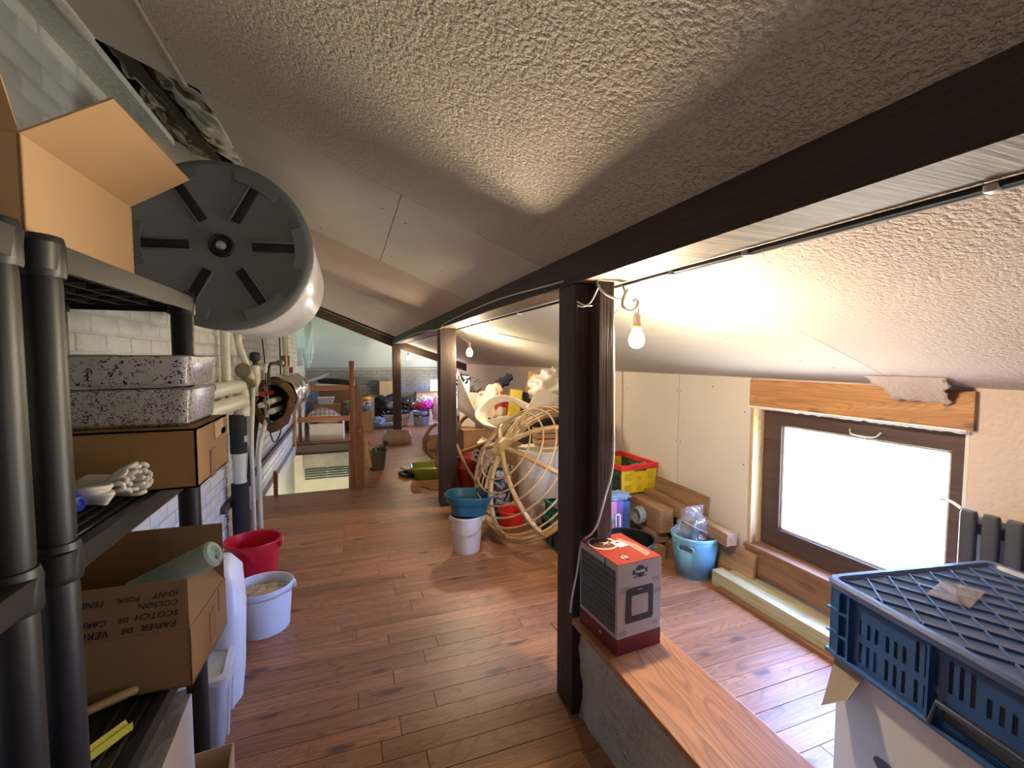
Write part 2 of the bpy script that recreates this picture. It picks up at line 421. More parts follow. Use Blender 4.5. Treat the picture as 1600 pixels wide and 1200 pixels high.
# ------------------------------------------------------------------ floor
ROOM_Y0, ROOM_Y1, XL, XR = -1.6, 11.2, -0.95, 2.43
HOLE = (-0.92, 5.48, 0.0, 8.6)
f = MB()
f.span((XL-0.2, ROOM_Y0-0.2, -0.2), (XR+0.3, HOLE[1], -0.026))
f.span((HOLE[2], HOLE[1], -0.2), (XR+0.3, HOLE[3], -0.026))
f.span((XL-0.2, HOLE[3], -0.2), (XR+0.3, ROOM_Y1+0.2, -0.026))
floor = struct(f.build('floor', mat('dark subfloor', (0.03, 0.02, 0.015), 0.9), smooth=False))
PW = 0.1
plank_mesh = {}
def plank(x0, x1, y):
    ln = round(x1-x0, 2); key = ln
    if key not in plank_mesh:
        b = MB(); w, h = PW-0.0016, 0.025
        a = [(-ln/2+.001, -w/2), (ln/2-.001, -w/2), (ln/2-.001, w/2), (-ln/2+.001, w/2)]
        i = [(-ln/2+.002, -w/2+.0009), (ln/2-.002, -w/2+.0009), (ln/2-.002, w/2-.0009), (-ln/2+.002, w/2-.0009)]
        b.rings([[(p[0], p[1], -h) for p in a], [(p[0], p[1], -0.0012) for p in a], [(p[0], p[1], 0.0) for p in i]], cap0=False)
        plank_mesh[key] = b.mesh('floor_plank', pine_floor, smooth=False)
    piece('floor_plank', plank_mesh[key], floor, Matrix.Translation(((x0+x1)/2, y, RND.uniform(-0.0012, 0.0))))
row = 0; y = -0.2
far_mb = MB(); rows = []
while y < ROOM_Y1:
    segs = [(XL, XR)]
    if HOLE[1] < y+PW/2 and y-PW/2 < HOLE[3] and y > HOLE[1]: segs = [(HOLE[2], XR)]
    for (a, b) in segs:
        n = 1 if b-a < 2.6 and RND.random() < 0.4 else 2
        cuts = [a]
        for k in range(n): 
            c = a + (b-a)*(k+1)/(n+1)*RND.uniform(0.75, 1.25) if k < n else b
            c = round(a + round((c-a)/0.08)*0.08, 3)
            cuts.append(c)
        cuts.append(b)
        cuts = sorted(set(cuts))
        for p, q in zip(cuts[:-1], cuts[1:]):
            if q-p > 0.06: rows.append((p, q, y))
    y += PW
nearest = sorted(rows, key=lambda r: r[2])
for r in nearest[:296]: plank(*r)
for p, q, yy in nearest[296:]: far_mb.box(((p+q)/2, yy, -0.0125), (q-p-.002, PW-.0016, 0.025))
if nearest[296:]:
    o = far_mb.build('far_floor_planks', pine_floor, floor, smooth=False); o['kind'] = 'stuff'
# joint gaps that show dark (open end joints) come from the recessed subfloor

# ------------------------------------------------------------------ left wall of painted bricks
wl = MB()
ADDED_WIN = (9.7, 1.35, 10.7, 2.1)
wl.plate(ROOM_Y1+0.4-ROOM_Y0, 2.75+2.6, 0.25, [(ADDED_WIN[0]-ROOM_Y0+0.2, ADDED_WIN[1]+2.6, ADDED_WIN[2]-ROOM_Y0+0.2, ADDED_WIN[3]+2.6)], frame_of((0, 1, 0), (-1, 0, 0), (XL, ROOM_Y0-0.2, -2.6)))
wall_left = struct(wl.build('wall_left', mortar_m, smooth=False))
BRL, BRH = 0.215, 0.072
def brick_mesh(ln, hh, seed):
    b = MB(); r = random.Random(seed)
    def j(): return r.uniform(-0.0025, 0.0025)
    d = 0.011
    a = [(0, -ln/2, -hh/2), (0, ln/2, -hh/2), (0, ln/2, hh/2), (0, -ln/2, hh/2)]
    m_ = [(d*0.6+j()*.4, (-ln/2+.002)*1, -hh/2+.002), (d*0.6, ln/2-.002, -hh/2+.002), (d*0.6, ln/2-.002, hh/2-.002), (d*0.6, -ln/2+.002, hh/2-.002)]
    i = [(d+j()*.5, -ln/2+.008+j(), -hh/2+.007+j()), (d, ln/2-.008+j(), -hh/2+.007+j()), (d+j()*.5, ln/2-.008+j(), hh/2-.007+j()), (d, -ln/2+.008+j(), hh/2-.007+j())]
    b.rings([a, m_, i], cap0=False)
    return b
bricks = []
z = 0.0; row = 0
while z < 2.62:
    yy = -1.5 + (0.112 if row % 2 else 0)
    while yy < 11.1:
        inw = ADDED_WIN[0]-0.1 < yy < ADDED_WIN[2]+0.1 and ADDED_WIN[1]-0.05 < z+0.04 < ADDED_WIN[3]+0.05
        if not inw: bricks.append((yy, z+BRH/2+0.004))
        yy += 0.225
    z += 0.08; row += 1
def vis_size(y, z):
    d = y*math.cos(rad(20)) - 0.95*math.sin(rad(20))
    if d < 0.3: return 0
    px = 800+700*(-0.95*math.cos(rad(20)) - y*math.sin(rad(20)))/d; py = 560-700*(z-1.5)/d
    if px < -60 or py < -60 or py > 1000: return 0
    if px < 330 and not (py < 430 or 480 < py < 570 and 1.2 < y or 760 < py < 960): return 0.3/d
    return 1/d
bricks.sort(key=lambda b: -vis_size(*b))
bmeshes = [brick_mesh(BRL, BRH, s).mesh('brick', brick_m, True, 0.9) for s in range(6)]
for k, (by, bz) in enumerate(bricks[:298]):
    piece('brick', bmeshes[k % 6], wall_left, Matrix.Translation((XL-0.001, by+RND.uniform(-.002, .002), bz+RND.uniform(-.002, .002))) @ Matrix.Rotation(RND.uniform(-.008, .008), 4, 'X'))
rest = MB()
for by, bz in bricks[298:]:
    a = RND.uniform(-.003, .003); d = 0.010+a*0.6
    A = [(XL-.001, by-BRL/2, bz-BRH/2), (XL-.001, by+BRL/2, bz-BRH/2), (XL-.001, by+BRL/2, bz+BRH/2), (XL-.001, by-BRL/2, bz+BRH/2)]
    I = [(XL+d, by-BRL/2+.008, bz-BRH/2+.007), (XL+d+a*.5, by+BRL/2-.008, bz-BRH/2+.007+a*.5), (XL+d, by+BRL/2-.008, bz+BRH/2-.007), (XL+d+a*.4, by-BRL/2+.008, bz+BRH/2-.007+a*.5)]
    rest.rings([A, I], cap0=False)
o = rest.build('far_bricks', brick_m, wall_left, True, 0.9); o['kind'] = 'stuff'
# timber rail fixed low on the brick wall, skirting along the stairwell
o = struct(MB().box((XL+0.03, 6.2, 0.34), (0.035, 4.6, 0.055)).build('trim_1', dark_rafter, smooth=False))
o = struct(MB().box((XL+0.025, 7.0, -0.10), (0.05, 3.1, 0.16)).build('baseboard_left', mat('grey skirting', (0.45, 0.44, 0.42), 0.6), smooth=False))

# ------------------------------------------------------------------ right wall with window opening
WY0, WY1, WZ0, WZ1 = 1.09, 2.17, 0.30, 1.20
wr = MB()
for a, b in (((XR+0.012, ROOM_Y0-0.2, -0.1), (XR+0.30, -.65, 1.5)), ((XR+0.012, -.15, -0.1), (XR+0.30, WY0, 1.5)), ((XR+0.012, -.65, -0.1), (XR+0.30, -.15, .30)), ((XR+0.012, -.65, 1.2), (XR+0.30, -.15, 1.5)), ((XR+0.012, WY1, -0.1), (XR+0.30, 9.4, 1.5)), ((XR+0.012, 10.6, -0.1), (XR+0.30, ROOM_Y1+0.2, 1.5)), ((XR+0.012, 9.4, -0.1), (XR+0.30, 10.6, .30)), ((XR+0.012, 9.4, 1.15), (XR+0.30, 10.6, 1.5)),
             ((XR+0.012, WY0, -0.1), (XR+0.30, WY1, WZ0-0.03)), ((XR+0.012, WY0, WZ1), (XR+0.30, WY1, 1.5))):
    wr.span(a, b)
wall_right = struct(wr.build('wall_right', wall_pinkish, smooth=False))
def wall_panel(y0, y1, z0, z1, m):
    MB().span((XR, y0+.0015, z0), (XR+0.012, y1-.0015, z1), bev=0.0015).build('wall_panel', m, wall_right, smooth=False)
wall_panel(-1.6, -.65, 0.0, 1.40, wall_pinkish); wall_panel(-.15, WY0, 0.0, 1.40, wall_pinkish); wall_panel(-.65, -.15, 1.2, 1.40, wall_pinkish); wall_panel(-.65, -.15, 0.0, .30, wall_pinkish)
wall_panel(WY1+0.005, 2.845, 0.0, 1.40, wall_board)
wall_panel(2.85, 3.60, 0.0, 1.40, wall_board)
wall_panel(3.63, 5.05, 0.0, 1.40, wall_pinkish)
wall_panel(5.06, 8.2, 0.0, 1.42, wall_pinkish)
wall_panel(8.21, 9.4, 0.0, 1.42, wall_pinkish)
wall_panel(9.4, 10.6, 1.15, 1.42, wall_pinkish); wall_panel(9.4, 10.6, 0.0, .30, wall_pinkish); wall_panel(10.6, 11.2, 0.0, 1.42, wall_pinkish)
sm = MB().lathe([(0.005, 0), (0.004, 0.0015)], 8).mesh('screw_head', ink)
for (sy, sz) in ((2.22, 1.15), (2.22, 0.80), (2.82, 1.25), (2.87, 1.25), (2.82, 0.85), (2.87, 0.85), (3.55, 1.22), (2.5, 1.30)):
    piece('screw_head', sm, wall_right, Matrix.Translation((XR, sy, sz)) @ Matrix.Rotation(-PI/2, 4, 'Y'))
# window: pine reveal, dark wooden frame, pane
win = MB()
fx0, fx1 = 2.52, 2.59
fy0, fy1, fz0, fz1 = WY0+0.015, WY1-0.018, WZ0+0.0, WZ1-0.02
gy0, gy1, gz0, gz1 = 1.19, 2.025, 0.425, 1.085
win.span((fx0, fy0, fz0), (fx1, gy0, fz1), 0.004); win.span((fx0, gy1, fz0), (fx1, fy1, fz1), 0.004)
win.span((fx0, gy0-.01, fz0), (fx1, gy1+.01, gz0), 0.004); win.span((fx0, gy0-.01, gz1), (fx1, gy1+.01, fz1), 0.004)
window_1 = struct(win.build('window_1', win_wood, smooth=False))
b = MB()
for a, c in (((2.535, gy0, gz0), (2.56, gy0+.012, gz1)), ((2.535, gy1-.012, gz0), (2.56, gy1, gz1)), ((2.535, gy0, gz0), (2.56, gy1, gz0+.012)), ((2.535, gy0, gz1-.012), (2.56, gy1, gz1))): b.span(a, c)
b.build('glazing_bead', mat('pale bead', (0.55, 0.53, 0.50), 0.4), window_1, smooth=False)
MB().span((2.565, gy0-.005, gz0-.005), (2.569, gy1+.005, gz1+.005)).build('pane', glass('window glass', (1, 1, 1), 0.06), window_1, smooth=False)
MB().tube(bez([(2.515, 1.62, 1.125), (2.505, 1.60, 1.10), (2.505, 1.50, 1.098), (2.515, 1.47, 1.125)]), 0.004, 6).build('window_handle', steel, window_1)
MB().span((XR+0.002, WY1-0.018, WZ0), (fx1, WY1, WZ1), 0.002).build('jamb_board', pale_pine, window_1, smooth=False)
MB().span((XR+0.002, WY0, WZ0), (fx1, WY0+0.014, WZ1)).build('jamb_strip', mat('white caulk', (0.75, 0.73, 0.70), 0.7, bump=.4), window_1, smooth=False)
MB().span((XR-0.018, WY0-0.03, WZ0-0.03), (fx1, WY1+0.02, WZ0), 0.004).build('window_sill', sill_wood, window_1, smooth=False)
MB().span((XR-0.012, WY0-0.03, 0.115), (XR, WY1+0.01, WZ0-0.03), 0.003).build('apron_board', sill_wood, window_1, smooth=False)
MB().span((XR-0.02, WY0-0.02, WZ1), (XR+0.012, WY1, 1.365), 0.003).build('lintel_board', orange_pine, window_1, smooth=False)
def ragged(u, v):
    y = WY0+(WY1-WY0)*u
    return Vector((XR-0.023+0.004*v, y, WZ1-0.006-0.012*v*(1+0.8*noise.noise(Vector((y*30, v, 0))))+0.004))
MB().grid(ragged, 60, 2).build('plaster_edge', mat('white caulk', (0.75, 0.73, 0.70), 0.7), window_1, thick=0.006)
struct(MB().span((XR-0.012, 2.2, 0.0), (XR, 3.6, 0.09), .002).build('baseboard_right', sill_wood, smooth=False))

# ------------------------------------------------------------------ far wall, hip slope, rear wall
ROOF_L = lambda x: 1.92+0.40*(0.85-x)
ROOF_R = lambda x: 1.377+0.344*(2.43-x)
wall_back = struct(MB().span((XL-0.2, ROOM_Y1, -2.6), (XR+0.3, ROOM_Y1+0.2, 1.6)).build('wall_back', grey_brick, smooth=False))
fb = MB(); z = 0.0; row = 0
while z < 1.24:
    xx = XL + (0.112 if row % 2 else 0)
    while xx < XR-0.1:
        a = RND.uniform(-.003, .003)
        A = [(xx, ROOM_Y1, z), (xx+.215, ROOM_Y1, z), (xx+.215, ROOM_Y1, z+.072), (xx, ROOM_Y1, z+.072)]
        I = [(xx+.008, ROOM_Y1-.012+a, z+.007), (xx+.207, ROOM_Y1-.012, z+.007), (xx+.207, ROOM_Y1-.012+a, z+.065), (xx+.008, ROOM_Y1-.012, z+.065)]
        fb.rings([A, I], cap0=False); xx += .225
    z += .08; row += 1
o = fb.build('bricks', grey_brick, wall_back, True, .9); o['kind'] = 'stuff'
MB().span((XL, 11.14, 1.235), (XR, 11.2, 1.26)).build('ledge', mat('grey ledge', (0.45, 0.46, 0.45), 0.8), wall_back, smooth=False)
wr2 = MB(); wr2.plate(3.88, 3.2, 0.2, [], Matrix.Translation((XL-0.2, ROOM_Y0-0.2, -0.1)))
wall_rear = struct(wr2.build('wall_rear', wall_pinkish, smooth=False))
w3 = MB()
for a, c in (((-1.12, 9.7, 1.35), (-1.05, 9.75, 2.1)), ((-1.12, 10.65, 1.35), (-1.05, 10.7, 2.1)), ((-1.12, 9.7, 1.35), (-1.05, 10.7, 1.40)), ((-1.12, 9.7, 2.05), (-1.05, 10.7, 2.1))): w3.span(a, c)
added_window_2 = struct(w3.build('added_window_2', mat('white window paint', (.8, .8, .8), .4), smooth=False))  # added window, lets daylight onto the far left end
MB().span((-1.09, 9.75, 1.4), (-1.086, 10.65, 2.05)).build('pane', glass('light dimming green glass', (.17, .20, .17), .06), added_window_2, smooth=False)  # clean pane, tinted only to dim the incoming daylight

w4 = MB()
for a, c in (((2.52, 9.4, .30), (2.58, 9.46, 1.15)), ((2.52, 10.54, .30), (2.58, 10.6, 1.15)), ((2.52, 9.4, .30), (2.58, 10.6, .36)), ((2.52, 9.4, 1.09), (2.58, 10.6, 1.15))): w4.span(a, c)
added_window_3 = struct(w4.build('added_window_3', win_wood, smooth=False))  # added window hidden by the middle post, lights the far floor
MB().span((2.55, 9.45, .35), (2.554, 10.55, 1.10)).build('pane', glass('window glass'), added_window_3, smooth=False)

w5 = MB()
for a, c in (((2.52, -.65, .30), (2.58, -.57, 1.2)), ((2.52, -.23, .30), (2.58, -.15, 1.2)), ((2.52, -.65, .30), (2.58, -.15, .40)), ((2.52, -.65, 1.1), (2.58, -.15, 1.2))): w5.span(a, c)
added_window_4 = struct(w5.build('added_window_4', win_wood, smooth=False))  # added unseen window behind the camera, lifts the ambient light
MB().span((2.55, -.58, .39), (2.554, -.22, 1.11)).build('pane', glass('window glass'), added_window_4, smooth=False)

# ------------------------------------------------------------------ ceiling: roof deck with boards as pieces
dk = MB()
def pt(x, y, lift=0.0): return (x, y, (ROOF_L(x) if x <= 0.94 else ROOF_R(x))+lift)
def slope_slab(mb, x0, x1, y0, y1, z0, th):
    fn = ROOF_L if x1 <= 0.95 else ROOF_R
    mb.slab([(x0, y0, fn(x0)+z0), (x1, y0, fn(x1)+z0), (x1, y1, fn(x1)+z0), (x0, y1, fn(x0)+z0)], (0, 0, th))
dk.slab([(-1.25, -1.85, ROOF_L(-1.25)+.10), (0.95, -1.85, ROOF_L(.95)+.10), (0.95, 11.45, ROOF_L(.95)+.10), (-1.25, 11.45, ROOF_L(-1.25)+.10)], (0, 0, .05))
dk.slab([(0.94, -1.85, ROOF_R(.94)+.07), (2.75, -1.85, ROOF_R(2.75)+.07), (2.75, 11.45, ROOF_R(2.75)+.07), (0.94, 11.45, ROOF_R(.94)+.07)], (0, 0, .05))
ceiling = struct(dk.build('ceiling', deck_m, smooth=False))
MB().slab([(XL-.1, 11.22, 1.25), (XR+.1, 11.22, 1.25), (XR+.1, 9.55, 2.75), (XL-.1, 9.55, 2.75)], (0, .03, .03)).build('sloping_panel', hip_plaster, ceiling, smooth=False)
def ceil_panel(x0, x1, y0, y1, m, name='ceiling_panel'):
    b = MB(); slope_slab(b, x0, x1, y0, y1, 0.0, 0.02); return b.build(name, m, ceiling, smooth=False)
ceil_panel(-0.52, 0.87, -1.6, 1.927, ceil_tex)
ceil_panel(-0.80, -0.523, -1.6, 1.95, ceil_smooth)
ceil_panel(-0.48, 0.215, 1.931, 3.255, ceil_smooth)
ceil_panel(0.219, 0.87, 1.931, 3.255, ceil_smooth)
ceil_panel(-0.97, 0.87, 3.26, 5.30, ceil_pink)
ceil_panel(-0.97, 0.87, 5.303, 9.62, ceil_pink)
ceil_panel(-0.97, -0.483, 2.78, 3.257, ceil_smooth)
ceil_panel(1.0, 2.43, -1.6, 1.335, ceil_tex_p)
ceil_panel(1.0, 1.70, 1.338, 5.10, ceil_white)
ceil_panel(1.702, 2.43, 1.338, 5.10, ceil_white)
ceil_panel(1.0, 2.43, 5.103, 9.62, ceil_pink)
ceil_panel(1.0, 2.43, 9.622, 11.2, ceil_pink)
b = MB(); b.slab([(-.97, -1.6, ROOF_L(-.97)-.035), (-.80, -1.6, ROOF_L(-.80)-.015), (-.80, 2.75, ROOF_L(-.80)-.015), (-.97, 2.75, ROOF_L(-.97)-.035)], (0, 0, .03)); b.build('edge_board', brick_m, ceiling, smooth=False)
def ridge(u, v):
    y = -1.6+3.55*u; a = 2*PI*v
    return Vector((-.795+.022*math.cos(a)*(1+.5*noise.noise(Vector((y*9, 1, 0)))), y, ROOF_L(-.795)-.004+.016*math.sin(a)))
MB().grid(ridge, 90, 8).build('plaster_ridge', mat('lumpy filler', (.62, .62, .58), .9, bump=.5, bscale=40), ceiling)
MB().tube(bez([(-.525, y_, ROOF_L(-.525)-.001) for y_ in (-1.6, .2, 1.0, 1.5, 1.95)], 4), .007, 6, flat=.5).build('seam_bead', ceil_white, ceiling)
for (sx_, sy_) in ((.16, 2.2), (.27, 2.25), (.16, 2.95), (.27, 3.0), (-.15, 3.1), (.70, 2.3), (.55, 2.8), (1.6, 1.7), (1.6, 2.1), (1.78, 1.75), (2.1, 1.6), (2.2, 1.5), (1.5, 3.0)):
    fn = ROOF_L if sx_ < .9 else ROOF_R
    piece('screw_head', sm, ceiling, Matrix.Translation((sx_, sy_, fn(sx_)-.0005)) @ Matrix.Rotation(PI, 4, 'X'))
# torn insulation in the open bay beside the wall
foil_m = mat('crumpled foil', (0.34, 0.28, 0.23), 0.12, 0.9, var=0.8, vscale=7)
def foil(u, v):
    x = -.90+.46*u; y = 1.90+.95*v
    h = .05*noise.noise(Vector((x*8, y*7, 3)))+.028*noise.noise(Vector((x*24, y*17, 1)))
    return Vector((x, y, ROOF_L(x)+.030+h*.8))
MB().grid(foil, 34, 60).build('foil_insulation', foil_m, ceiling, angle=.35)
MB().slab([(-.77, 1.95, ROOF_L(-.77)+.012), (-.70, 1.95, ROOF_L(-.70)+.012), (-.58, 2.78, ROOF_L(-.58)+.012), (-.65, 2.78, ROOF_L(-.65)+.012)], (0, 0, .03)).build('exposed_batten', dark_beam, ceiling, smooth=False)
def foil2(u, v):
    x = -.63+.16*u; y = 1.96+.66*v
    return Vector((x, y, ROOF_L(x)-.004+.02*noise.noise(Vector((x*30, y*16, 5)))+.03*(1-u)))
MB().grid(foil2, 8, 40).build('foil_strip', mat('torn foil strip', (.80, .82, .83), .28, .75, var=.25), ceiling, angle=.35, thick=.001)
# torn lining paper hanging over the lintel
def torn(u, v):
    w = .32*(1-.45*v+.22*noise.noise(Vector((v*5, 2, 0)))); y = 1.27+(u-.5)*w-.03*v
    x = 2.30+.10*v+.02*math.sin(u*5)*v
    return Vector((x, y, ROOF_R(2.30)-.003-.115*v-.07*v*noise.noise(Vector((u*4, 7, 0)))))
MB().grid(torn, 14, 10).build('torn_lining', ceil_tex_p, ceiling, thick=.002)

# ------------------------------------------------------------------ purlin beam, posts, rafter, low wall
beam = thing('purlin_beam', 'long dark stained timber beam running under the sloping ceiling', 'beam', (.935, 4.0, 1.80))
MB().span((-.085, -5.6, 0), (.085, 5.65, .20), .006).build('beam', dark_beam, beam, smooth=False)
b = MB().span((-.086, -5.6, -.0015), (.086, -2.4, .0)); b.build('sawn_underside', wood('sawn grey underside', (.08, .055, .04), (.26, .20, .15), 0, .6, 0, 1.5, False, bump=.6), beam, smooth=False)
posts = []
for (py, lab) in ((1.61, 'dark wooden post nearest the camera, behind the printed box on the low wall'), (4.44, 'dark wooden post second from the camera, beside the green plastic tray'), (9.55, 'farthest dark wooden post, rising behind the open paper sack')):
    p = thing('wooden_post', lab, 'post', (.935, py+.07, 0), group=None)
    MB().span((-.083, -.075, 0), (.05 if py < 2 else .08, .075, 1.80), .005).build('post', dark_post, p, smooth=False)
    posts.append(p)
MB().span((-.017, -.15, .775), (.050, -.0755, 1.80), .003).build('side_board', wood('brown rough board', (.030, .017, .012), (.085, .050, .033), 2, .7, 0, 1.3, False, bump=.7), posts[0], smooth=False, label='lighter rough brown board fixed to the post face')
MB().box((-.082, -.072, .05), (.012, .03, .05), bev=.004).build('foot_bolt', black_rb, posts[0])
raf = MB(); x0, x1 = -.95, .86
raf.slab([(x0, 9.62, ROOF_L(x0)-.17), (x1, 9.62, ROOF_L(x1)-.17), (x1, 9.62, ROOF_L(x1)), (x0, 9.62, ROOF_L(x0))], (0, .1, 0))
struct(raf.build('trim_5', dark_rafter, smooth=False))
raf = MB(); x0, x1 = 1.01, 2.43
raf.slab([(x0, 9.62, ROOF_R(x0)-.16), (x1, 9.62, ROOF_R(x1)-.16), (x1, 9.62, ROOF_R(x1)), (x0, 9.62, ROOF_R(x0))], (0, .1, 0))
struct(raf.build('trim_6', dark_beam, smooth=False))
lw = thing('low_wall', 'low rough plastered wall topped by an orange pine board', 'wall', (1.0, 0, 0))
def lwf(u, v):
    y = -.9+2.50*u; z = .40*v
    return Vector((-.115+.02*noise.noise(Vector((y*4, z*5, 0)))+.008*noise.noise(Vector((y*17, z*19, 3))), y, z))
MB().grid(lwf, 70, 16).build('plaster_face', rough_plaster, lw, smooth=True)
MB().span((-.09, -.9, 0), (.10, 1.60, .398)).build('wall_core', rough_plaster, lw, smooth=False)
MB().span((-.152, -.9, .40), (.135, 1.605, .425), .003).build('cap_board', cap_wood, lw, smooth=False)

# ------------------------------------------------------------------ stairwell
shaft = MB()
shaft.span((XL, 8.72, -2.6), (0.6, 8.9, -0.2)); shaft.span((0.02, 5.4, -2.6), (0.2, 8.9, -0.2)); shaft.span((XL-.1, 4.9, -2.6), (0.2, 5.42, -0.2))
shaft.span((XL-.1, 5.2, -2.7), (0.3, 8.9, -2.6))
struct(shaft.build('wall_stairwell', mat('cream stairwell plaster', (0.80, 0.76, 0.62), .8, var=.08), smooth=False))
struct(MB().slab([(XL+.16, 8.71, -.17), (.0, 8.71, -.17), (.0, 8.60, -.44), (XL+.16, 8.60, -.44)], (0, .05, 0)).build('trim_2', plaster('flaking plaster', (.60, .56, .46), 18.0, .7, .01, .3), smooth=False))
struct(MB().span((XL, 8.585, -.155), (0.0, 8.62, -.026), .003).build('trim_3', dark_rafter, smooth=False))
struct(MB().span((-.03, 5.40, -.2), (0.0, 8.6, -.026), .003).build('trim_4', rail_wood, smooth=False))
ld = bpy.data.lights.new('added_stair_light', 'POINT'); ld.energy = 42; ld.color = (1, .93, .80); ld.shadow_soft_size = .12  # added unseen light, brightens the stairwell from below
lo = bpy.data.objects.new('added_stair_light', ld); COL.objects.link(lo); lo.location = (-.35, 6.3, -1.2)
rd = thing('radiator', 'dark green ribbed radiator on the stairwell wall below the far railing', 'radiator', (-.40, 8.62, -.66))
ra = MB().rrect([(0, 0, 0, .015, .04, .012), (0, 0, .02, .018, .045, .014)], 3).bm
for k in range(6):
    MB().tube([(-.37, 0, .02+k*.042), (.39, 0, .02+k*.042)], .016, 8, flat=.9).build('radiator_bar', mat('dark green radiator paint', (.10, .13, .105), .4), rd)
for xx in (-.3, .0, .3): MB().box((xx, .03, .12), (.02, .03, .24)).build('bracket', steel, rd)
gate = thing('stair_railing', 'orange wooden railing round the stairwell opening', 'railing', (0.06, 5.45, 0))
MB().span((-.06, -.03, -.02), (-.005, .02, 1.47), .004).build('newel_post', rail_post, gate)
MB().slab([(.0, -.03, 0), (.085, -.03, 0), (.085, -.03, .55), (.06, -.03, 1.05), (.02, -.03, 1.24), (.0, -.03, 1.24)], (0, .05, 0)).build('leaning_board', rail_post, gate)
MB().box((.03, -.045, .65), (.06, .02, .10), bev=.004).build('block', rail_post, gate)
MB().span((-.91, 3.12, .93), (.0, 3.15, 1.02), .004).build('top_rail', rail_wood, gate)
MB().span((-.93, 3.12, .38), (-.02, 3.15, .47), .004).build('middle_rail', rail_wood, gate)
MB().span((-.05, 3.1, -.02), (-.0, 3.15, 1.05), .004).build('rail_post', rail_post, gate)
MB().span((-.99, 3.08, -.1), (-.945, 3.13, .95), .004).build('rail_post', rail_post, gate)
tag(MB().slab([(-.80, 5.42, 0), (-.76, 5.42, 0), (-.755, 5.42, .24), (-.775, 5.42, .27), (-.80, 5.42, .27)], (0, .03, 0)).build('wooden_stake', rail_post), 'short dark wooden stake standing at the wall corner of the stairwell', 'stake')

# ------------------------------------------------------------------ bulbs, conduit and cables
def light_bulb(loc, label, strength, tilt=(0, 0, 0), wires=None):
    t = thing('bare_bulb', label, 'light bulb', loc, group=None)
    M = Euler(tilt).to_matrix()
    e = emit('lit bulb glass %d' % int(strength), (1.0, 0.79, 0.52), strength)
    MB().lathe([(0.0, -.034), (.014, -.031), (.025, -.022), (.031, -.006), (.030, .008), (.023, .026), (.016, .038)], 20).build('bulb_glass', e, t)
    MB().lathe([(.017, .038), (.019, .042), (.019, .058), (.015, .066)], 16).build('socket_ring', mat('yellowed socket', (.75, .55, .22), .4), t)
    MB().lathe([(.014, .066), (.014, .10), (.010, .106)], 16).build('socket', mat('pink beige socket', (.80, .62, .48), .5), t)
    for w in wires or []: MB().tube(bez(w, 8), .0022, 6).build('wire', mat('thin grey wire', (.16, .15, .14), .5), t)
    return t
light_bulb((1.105, 1.55, 1.575), 'lit bare bulb beside the nearest wooden post', BULB_STRENGTH[0], wires=[
    [(.004, 0, .104), (.004, .0, .13), (-.02, .02, .152), (-.05, .04, .14), (-.075, .05, .11), (-.095, .06, .10)],
    [(-.004, 0, .104), (-.012, .0, .125), (-.035, .02, .138), (-.06, .04, .125), (-.085, .05, .10), (-.10, .06, .13)]])
light_bulb((1.14, 4.38, 1.555), 'lit bare bulb beside the middle wooden post', BULB_STRENGTH[1], wires=[[(0, 0, .104), (-.01, .02, .15), (-.05, .04, .20), (-.09, .06, .235)], [(0, 0, .104), (-.04, .02, .13), (-.08, .04, .16), (-.10, .06, .235)]])
light_bulb((1.16, 9.45, 1.515), 'lit bare bulb beside the farthest wooden post', BULB_STRENGTH[2], wires=[[(0, 0, .104), (-.03, .02, .15), (-.07, .04, .20), (-.12, .06, .26)]])
cd = thing('conduit', 'thin grey conduit and black cable clipped along the right edge of the beam', 'conduit', (1.026, 0, 1.79))
MB().tube([(0.012, -1.5, -.004), (.012, 1.35, -.004)], .006, 8).build('conduit_tube', mat('grey conduit', (.45, .45, .47), .35), cd)
MB().tube([(0.002, -1.5, .001), (.002, 9.4, .001)], .007, 8).build('cable', black_rb, cd)
for yy in (.45, .95, 1.25, 2.0, 2.7, 3.3, 3.9): MB().box((.006, yy, -.003), (.028, .02, .014), bev=.003).build('clip', mat('clip plastic', (.6, .58, .55), .4), cd)
cb = thing('power_cable', 'white cable hanging down the face of the nearest wooden post', 'cable', (.99, 1.60, 0))
cab_m = mat('white cable', (.74, .72, .68), .4)
MB().tube(bez([(x_-.99, y_-1.60, z_) for x_, y_, z_ in ((.992, 1.57, 1.74), (.992, 1.55, 1.62), (.992, 1.54, 1.45), (.99, 1.535, 1.28), (.985, 1.522, 1.14), (.975, 1.520, 1.04), (.95, 1.52, .96), (.92, 1.521, .86), (.905, 1.545, .80), (.885, 1.596, .74), (.865, 1.597, .62), (.844, 1.598, .52), (.843, 1.61, .45))], 10), .0042, 8).build('cable', cab_m, cb)
c2 = thing('cable_loop', 'looped grey cable wound round the top of the nearest wooden post', 'cable', (0.905, 1.525, 1.70))
gcab = mat('grey cable', (.38, .36, .33), .4)
MB().tube(bez([(.0, -.012, .16), (-.01, -.014, .09), (.015, -.014, .055), (.06, -.014, .035), (.095, -.01, .03), (.125, 0, .05), (.12, .01, .09)], 10), .005, 8).build('cable', gcab, c2)
MB().tube(bez([(.13, -.01, .07), (.108, -.02, .045), (.10, -.02, .005), (.13, -.02, -.015), (.165, -.01, -.005), (.185, .0, .02), (.175, 0, .035), (.15, -.01, .02)], 10), .0065, 8).build('cable', mat('white cable', (.74, .72, .68)), c2)
MB().tube(bez([(-.09, -.006, -.0), (-.07, -.013, -.005), (-.04, -.014, .01), (-.015, -.014, .05), (.0, -.014, .08)], 8), .003, 6).build('cable', cab_m, c2)
